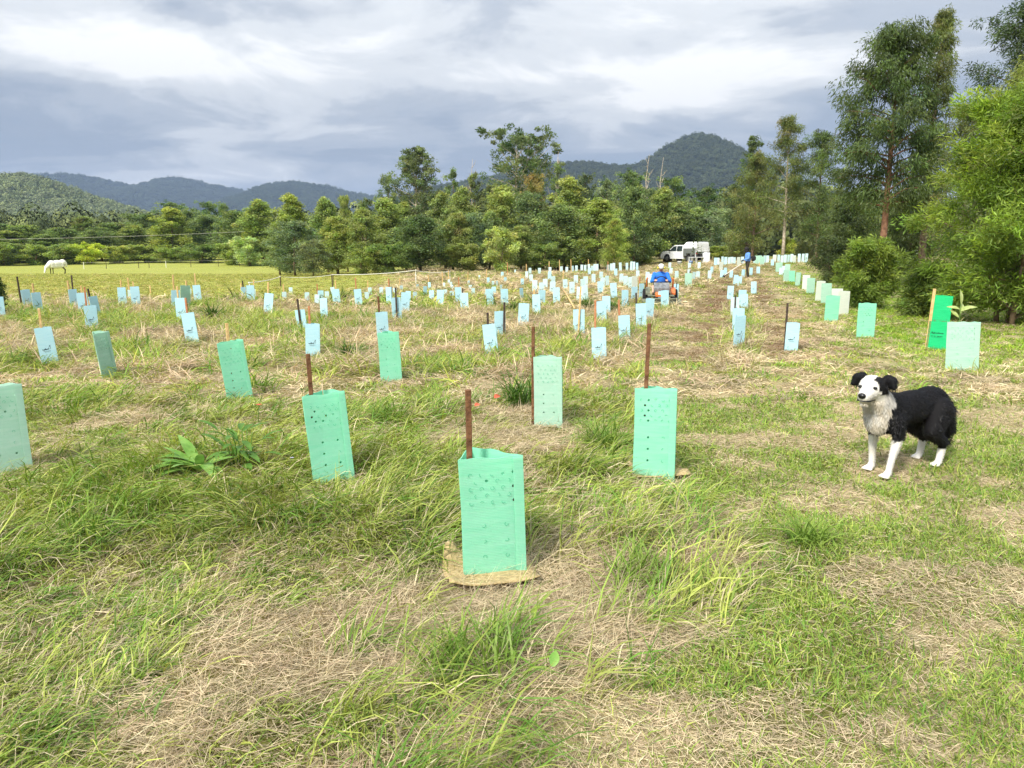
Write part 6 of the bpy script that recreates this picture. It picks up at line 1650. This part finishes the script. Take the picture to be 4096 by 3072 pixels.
# --- horse in a white rug, grazing towards the left
hx_, hy_, hz_ = at(222, 86)
pr = [('e', (-0.05, 0, 1.12), (0.62, 0.30, 0.33)), ('e', (-0.62, 0, 1.20), (0.36, 0.30, 0.33)), ('e', (0.50, 0, 1.10), (0.34, 0.27, 0.34)), ('c', (0.62, 0, 1.20), (1.12, 0, 0.72), 0.24, 0.15), ('c', (1.12, 0, 0.72), (1.22, 0, 0.55), 0.13, 0.12),
      ('c', (1.20, 0, 0.58), (1.36, 0, 0.14), 0.13, 0.075), ('e', (1.13, 0.07, 0.76), (0.03, 0.03, 0.09)), ('e', (1.13, -0.07, 0.76), (0.03, 0.03, 0.09))]
for s, dx in ((1, 0.0), (-1, 0.12)):
    pr += [('c', (0.50 + dx, s * 0.15, 0.95), (0.52 + dx, s * 0.15, 0.52), 0.12, 0.065), ('c', (0.52 + dx, s * 0.15, 0.52), (0.52 + dx, s * 0.15, 0.10), 0.055, 0.045), ('c', (0.52 + dx, s * 0.15, 0.09), (0.55 + dx, s * 0.15, 0.04), 0.055, 0.065)]
    pr += [('c', (-0.68 - dx, s * 0.15, 1.0), (-0.55 - dx, s * 0.16, 0.70), 0.18, 0.10), ('c', (-0.55 - dx, s * 0.16, 0.70), (-0.80 - dx, s * 0.16, 0.46), 0.085, 0.06), ('c', (-0.80 - dx, s * 0.16, 0.46), (-0.76 - dx, s * 0.16, 0.10), 0.05, 0.045), ('c', (-0.76 - dx, s * 0.16, 0.09), (-0.73 - dx, s * 0.16, 0.04), 0.055, 0.065)]
me = blob_mesh('body', pr, 0.026, 5, 0.5)
V = verts(me)
c = np.tile(L3(92, 70, 46), (len(V), 1)); c[V[:, 2] < 0.55] = L3(48, 38, 28); c[(V[:, 0] > 1.1) & (V[:, 2] < 0.9)] = L3(232, 230, 218)
set_col(me, c)
horse = thing('horse', 'horse in a white rug and hood grazing in the left paddock', 'horse', (hx_, hy_, hz_), (0, 0, R(236)), scale=(0.86,) * 3)
add('body', me, M['skin'], horse)
M['rug'] = noisy('rug', srgb(232, 228, 214), srgb(246, 244, 234), 5, 0.85, 0.3)
pr2 = [('e', (-0.05, 0, 1.10), (0.68, 0.36, 0.40)), ('e', (-0.64, 0, 1.18), (0.40, 0.36, 0.40)), ('e', (0.52, 0, 1.06), (0.38, 0.33, 0.42)), ('c', (0.62, 0, 1.18), (1.14, 0, 0.70), 0.30, 0.19), ('c', (-0.6, 0, 0.92), (0.5, 0, 0.86), 0.33, 0.32), ('c', (-1.0, 0, 1.15), (-1.06, 0, 0.78), 0.12, 0.07)]
add('rug', blob_mesh('rug', pr2, 0.03, 6, 0.5), M['rug'], horse)

# --- dog
HEAD_YAW = 0.24
hd = Matrix.Translation((0.30, 0, 0.50)) @ Matrix.Rotation(HEAD_YAW, 4, 'Z')
def hp(p): return tuple(hd @ Vector(p))
hr_ = (0, 0, HEAD_YAW)
pr = [('e', (0.15, 0, 0.395), (0.175, 0.100, 0.128)), ('e', (-0.07, 0, 0.412), (0.23, 0.092, 0.102)), ('e', (-0.27, 0, 0.408), (0.165, 0.098, 0.115)), ('e', (0.25, 0, 0.385), (0.095, 0.080, 0.112)),
      ('c', (0.22, 0, 0.42), hp((0.055, 0, 0.045)), 0.105, 0.072),
      ('e', hp((0.075, 0, 0.075)), (0.085, 0.076, 0.074), hr_), ('e', hp((0.06, 0.035, 0.055)), (0.06, 0.045, 0.05), hr_), ('e', hp((0.06, -0.035, 0.055)), (0.06, 0.045, 0.05), hr_),
      ('c', hp((0.125, 0, 0.052)), hp((0.195, 0, 0.032)), 0.052, 0.036), ('c', hp((0.12, 0, 0.022)), hp((0.182, 0, 0.010)), 0.036, 0.025)]
for s in (1, -1):
    pr += [('e', hp((0.036, s * 0.074, 0.122)), (0.034, 0.034, 0.026), (s * 0.5, 0, HEAD_YAW)), ('c', hp((0.036, s * 0.076, 0.128)), hp((0.044, s * 0.108, 0.124)), 0.032, 0.026), ('c', hp((0.044, s * 0.106, 0.122)), hp((0.062, s * 0.122, 0.082)), 0.026, 0.014), ('c', hp((0.030, s * 0.085, 0.105)), hp((0.050, s * 0.112, 0.085)), 0.026, 0.018)]
    fx_ = 0.05 if s > 0 else -0.03
    pr += [('c', (0.20, s * 0.075, 0.37), (0.165, s * 0.085, 0.265), 0.054, 0.036), ('c', (0.165, s * 0.085, 0.265), (0.185 + fx_ * 0.6, s * 0.085, 0.13), 0.033, 0.022), ('c', (0.185 + fx_ * 0.6, s * 0.085, 0.13), (0.19 + fx_, s * 0.085, 0.045), 0.021, 0.020), ('c', (0.195 + fx_, s * 0.085, 0.026), (0.220 + fx_, s * 0.085, 0.020), 0.025, 0.020)]
    pr += [('c', (0.222 + fx_, s * 0.085 + q, 0.020), (0.246 + fx_ - abs(q) * 0.35, s * 0.085 + q * 1.25, 0.012), 0.0115, 0.009) for q in (-0.023, -0.008, 0.008, 0.023)]
    bx_ = -0.06 if s < 0 else 0.02
    pr += [('c', (-0.27, s * 0.075, 0.38), (-0.20 + bx_, s * 0.092, 0.250), 0.084, 0.052), ('c', (-0.20 + bx_, s * 0.092, 0.250), (-0.345 + bx_, s * 0.09, 0.155), 0.047, 0.028), ('c', (-0.345 + bx_, s * 0.09, 0.155), (-0.315 + bx_, s * 0.09, 0.045), 0.025, 0.022), ('c', (-0.310 + bx_, s * 0.09, 0.025), (-0.285 + bx_, s * 0.09, 0.019), 0.024, 0.019)]
    pr += [('c', (-0.283 + bx_, s * 0.09 + q, 0.019), (-0.260 + bx_ - abs(q) * 0.35, s * 0.09 + q * 1.25, 0.012), 0.011, 0.009) for q in (-0.022, -0.0075, 0.0075, 0.022)]
pr += [('c', (-0.39, 0, 0.43), (-0.48, 0.01, 0.33), 0.040, 0.045), ('c', (-0.48, 0.01, 0.33), (-0.50, 0.02, 0.21), 0.045, 0.040), ('c', (-0.50, 0.02, 0.21), (-0.47, 0.02, 0.13), 0.036, 0.014)]
me = blob_mesh('body', pr, 0.0085, 5, 0.45)
V = verts(me)
HV = (np.array(hd.inverted()) @ np.hstack([V, np.ones((len(V), 1))]).T).T[:, :3]
BLK, WHT, CRM = L3(15, 14, 17), L3(226, 222, 214), L3(216, 206, 188)
nzv = 0.02 * (fbm(V[:, 0] * 30, V[:, 1] * 30 + V[:, 2] * 30, 5, 3) - 0.5)
c = np.tile(BLK, (len(V), 1))
c[(V[:, 0] > 0.05) & (V[:, 2] + nzv < 0.235)] = WHT                                            # forelegs
c[(V[:, 0] < 0.0) & (V[:, 2] + nzv < 0.120) & (V[:, 0] > -0.405)] = WHT                         # hind feet
c[(V[:, 0] < -0.42) & (V[:, 2] < 0.16) & (np.abs(V[:, 1]) < 0.06)] = BLK                        # tail
ruff = (V[:, 0] + nzv * 2 > 0.235 + 0.55 * np.abs(V[:, 1] - 0.012)) & (V[:, 2] > 0.20)
c[ruff] = WHT * 0.92 + (CRM - WHT * 0.92) * np.clip(sm(fbm(V[ruff, 1] * 40, V[ruff, 2] * 14, 8, 3), 0.35, 0.65), 0, 1)[:, None]
neckw = (V[:, 0] > 0.235) & (V[:, 2] > 0.45) & (HV[:, 0] < 0.05)
c[neckw] = WHT * 0.9
belly = (np.abs(V[:, 0] - 0.02) < 0.16) & (V[:, 2] < 0.285) & (np.abs(V[:, 1]) < 0.05)
c[belly] = CRM * 0.85
head = (HV[:, 0] > 0.015) & (HV[:, 2] > 0.0) & (V[:, 0] > 0.26)
face = head & (HV[:, 0] > 0.04)
c[face] = WHT
black_side = head & (HV[:, 0] < 0.125) & (HV[:, 1] + nzv > 0.026) & (HV[:, 2] > 0.035) & ~((HV[:, 0] > 0.10) & (HV[:, 2] < 0.06))
c[black_side] = BLK
c[head & (HV[:, 1] < -0.052) & (HV[:, 2] > 0.06) & (HV[:, 0] < 0.085)] = BLK
c[(np.abs(HV[:, 1]) > 0.080) & (HV[:, 2] > 0.04) & (HV[:, 0] > -0.05)] = BLK                    # ears
c[head & (HV[:, 0] < 0.05) & (HV[:, 2] > 0.10)] = BLK
set_col(me, c)
dx1, dy1, _ = hit(3448, 1890); dx2, dy2, _ = hit(3556, 1928)
dog_h = R(211)
DS = 1.04
fwd = Vector((math.cos(dog_h), math.sin(dog_h), 0))
dcx, dcy = (dx1 + dx2) / 2 - fwd.x * 0.25, (dy1 + dy2) / 2 - fwd.y * 0.25
dog = thing('dog', 'black and white collie standing on the mown grass at the right', 'dog', (dcx, dcy, float(ground_z(dcx, dcy)) + 0.012), (0, 0, dog_h), scale=(DS, DS, DS))
db = add('body', me, M['skin'], dog)
# coat: short strands that break the outline
def coat(me, n, seed):
    rng = np.random.default_rng(seed)
    me.calc_loop_triangles()
    T = np.empty(len(me.loop_triangles) * 3, np.int32); me.loop_triangles.foreach_get('vertices', T); T = T.reshape(-1, 3)
    V = verts(me); N = np.empty(len(V) * 3, np.float32); me.vertices.foreach_get('normal', N); N = N.reshape(-1, 3)
    C = np.empty(len(V) * 4, np.float32); me.attributes['col'].data.foreach_get('color', C); C = C.reshape(-1, 4)[:, :3]
    ar = np.linalg.norm(np.cross(V[T[:, 1]] - V[T[:, 0]], V[T[:, 2]] - V[T[:, 0]]), axis=1)
    k = rng.choice(len(T), n, p=ar / ar.sum())
    w = rng.dirichlet((1, 1, 1), n)
    f = lambda A: (A[T[k]] * w[:, :, None]).sum(1)
    P, Nn, Cc = f(V), f(N), f(C)
    h = (np.array(hd.inverted()) @ np.hstack([P, np.ones((n, 1))]).T).T[:, :3]
    L = np.full(n, 0.020)
    L[P[:, 2] < 0.24] = 0.009
    L[(h[:, 0] > 0.06) & (P[:, 0] > 0.26) & (h[:, 2] > 0.0)] = 0.008
    L[(P[:, 0] > 0.2) & (P[:, 2] > 0.22) & ((h[:, 0] < 0.05) | (h[:, 2] < 0.0))] = 0.024
    L[(P[:, 0] < -0.40) & (P[:, 2] > 0.10)] = 0.062
    L[(P[:, 0] < -0.15) & (P[:, 2] > 0.16) & (P[:, 2] < 0.34)] = 0.028
    keep = P[:, 2] > 0.03
    flow = np.tile([-0.7, 0, -0.75], (n, 1)); flow[P[:, 0] > 0.2] = [0.1, 0, -1.0]; flow[(h[:, 0] > 0.06) & (h[:, 2] > 0.0)] = [-0.8, 0, 0.1]
    D = Nn * 0.42 + flow * 0.9 + rng.normal(0, 0.22, (n, 3)); D /= np.linalg.norm(D, axis=1, keepdims=True)
    L = L * rng.uniform(0.6, 1.3, n)
    P, D, Nn, Cc, L = P[keep], D[keep], Nn[keep], Cc[keep], L[keep]
    V2, F2 = leaf_quads(P + D * L[:, None] * 0.42, D, Nn + rng.normal(0, 0.3, Nn.shape), L, np.full(len(L), 0.0024))
    m2 = np_mesh('coat', V2, F2)
    set_col(m2, np.repeat(np.clip(Cc * (1 + rng.normal(0, 0.15, (len(L), 1))), 0.002, 0.95), 4, 0))
    return m2
M['coat'] = attr_mat('coat', rough=0.5, spec=0.35)
fur = add('coat', coat(me, 42000, 3), M['coat'], dog)
fur['kind'] = 'stuff'
M['nose'] = noisy('nose', srgb(14, 14, 15), srgb(26, 25, 26), 30, 0.3, 0, 0, 0.5)
def ellip(bm, c, r): bmesh.ops.create_uvsphere(bm, u_segments=14, v_segments=10, radius=1, matrix=Matrix.Translation(c) @ Matrix.Rotation(HEAD_YAW, 4, 'Z') @ Matrix.Diagonal((*r, 1)))
part('nose', M['nose'], dog, lambda bm: ellip(bm, hp((0.226, 0, 0.042)), (0.017, 0.023, 0.018)), True)
for s in (1, -1): part('eye', M['nose'], dog, lambda bm: ellip(bm, hp((0.145, s * 0.043, 0.084)), (0.010, 0.013, 0.010)), True)
part('mouth', M['nose'], dog, lambda bm: tube(bm, [hp((0.150, 0.050, 0.014)), hp((0.200, 0.033, 0.008)), hp((0.226, 0, 0.010)), hp((0.200, -0.033, 0.008)), hp((0.150, -0.050, 0.014))], 0.0045, 6), True)

# ================================================================== AIR
m, n, l, b, out = mat_new('haze')
n.remove(b)
pv = n.new('ShaderNodeVolumePrincipled')
pv.inputs['Color'].default_value = (0.48, 0.64, 0.95, 1)
pv.inputs['Density'].default_value = 0.00015
l.new(pv.outputs[0], out.inputs['Volume'])
bm = bmesh.new(); box(bm, (0, 3600, 210), (14400, 8200, 427))
hz = add('haze', bm_mesh('haze', bm), m)
tag(hz, 'pale blue air filling the valley', 'haze', kind='stuff')
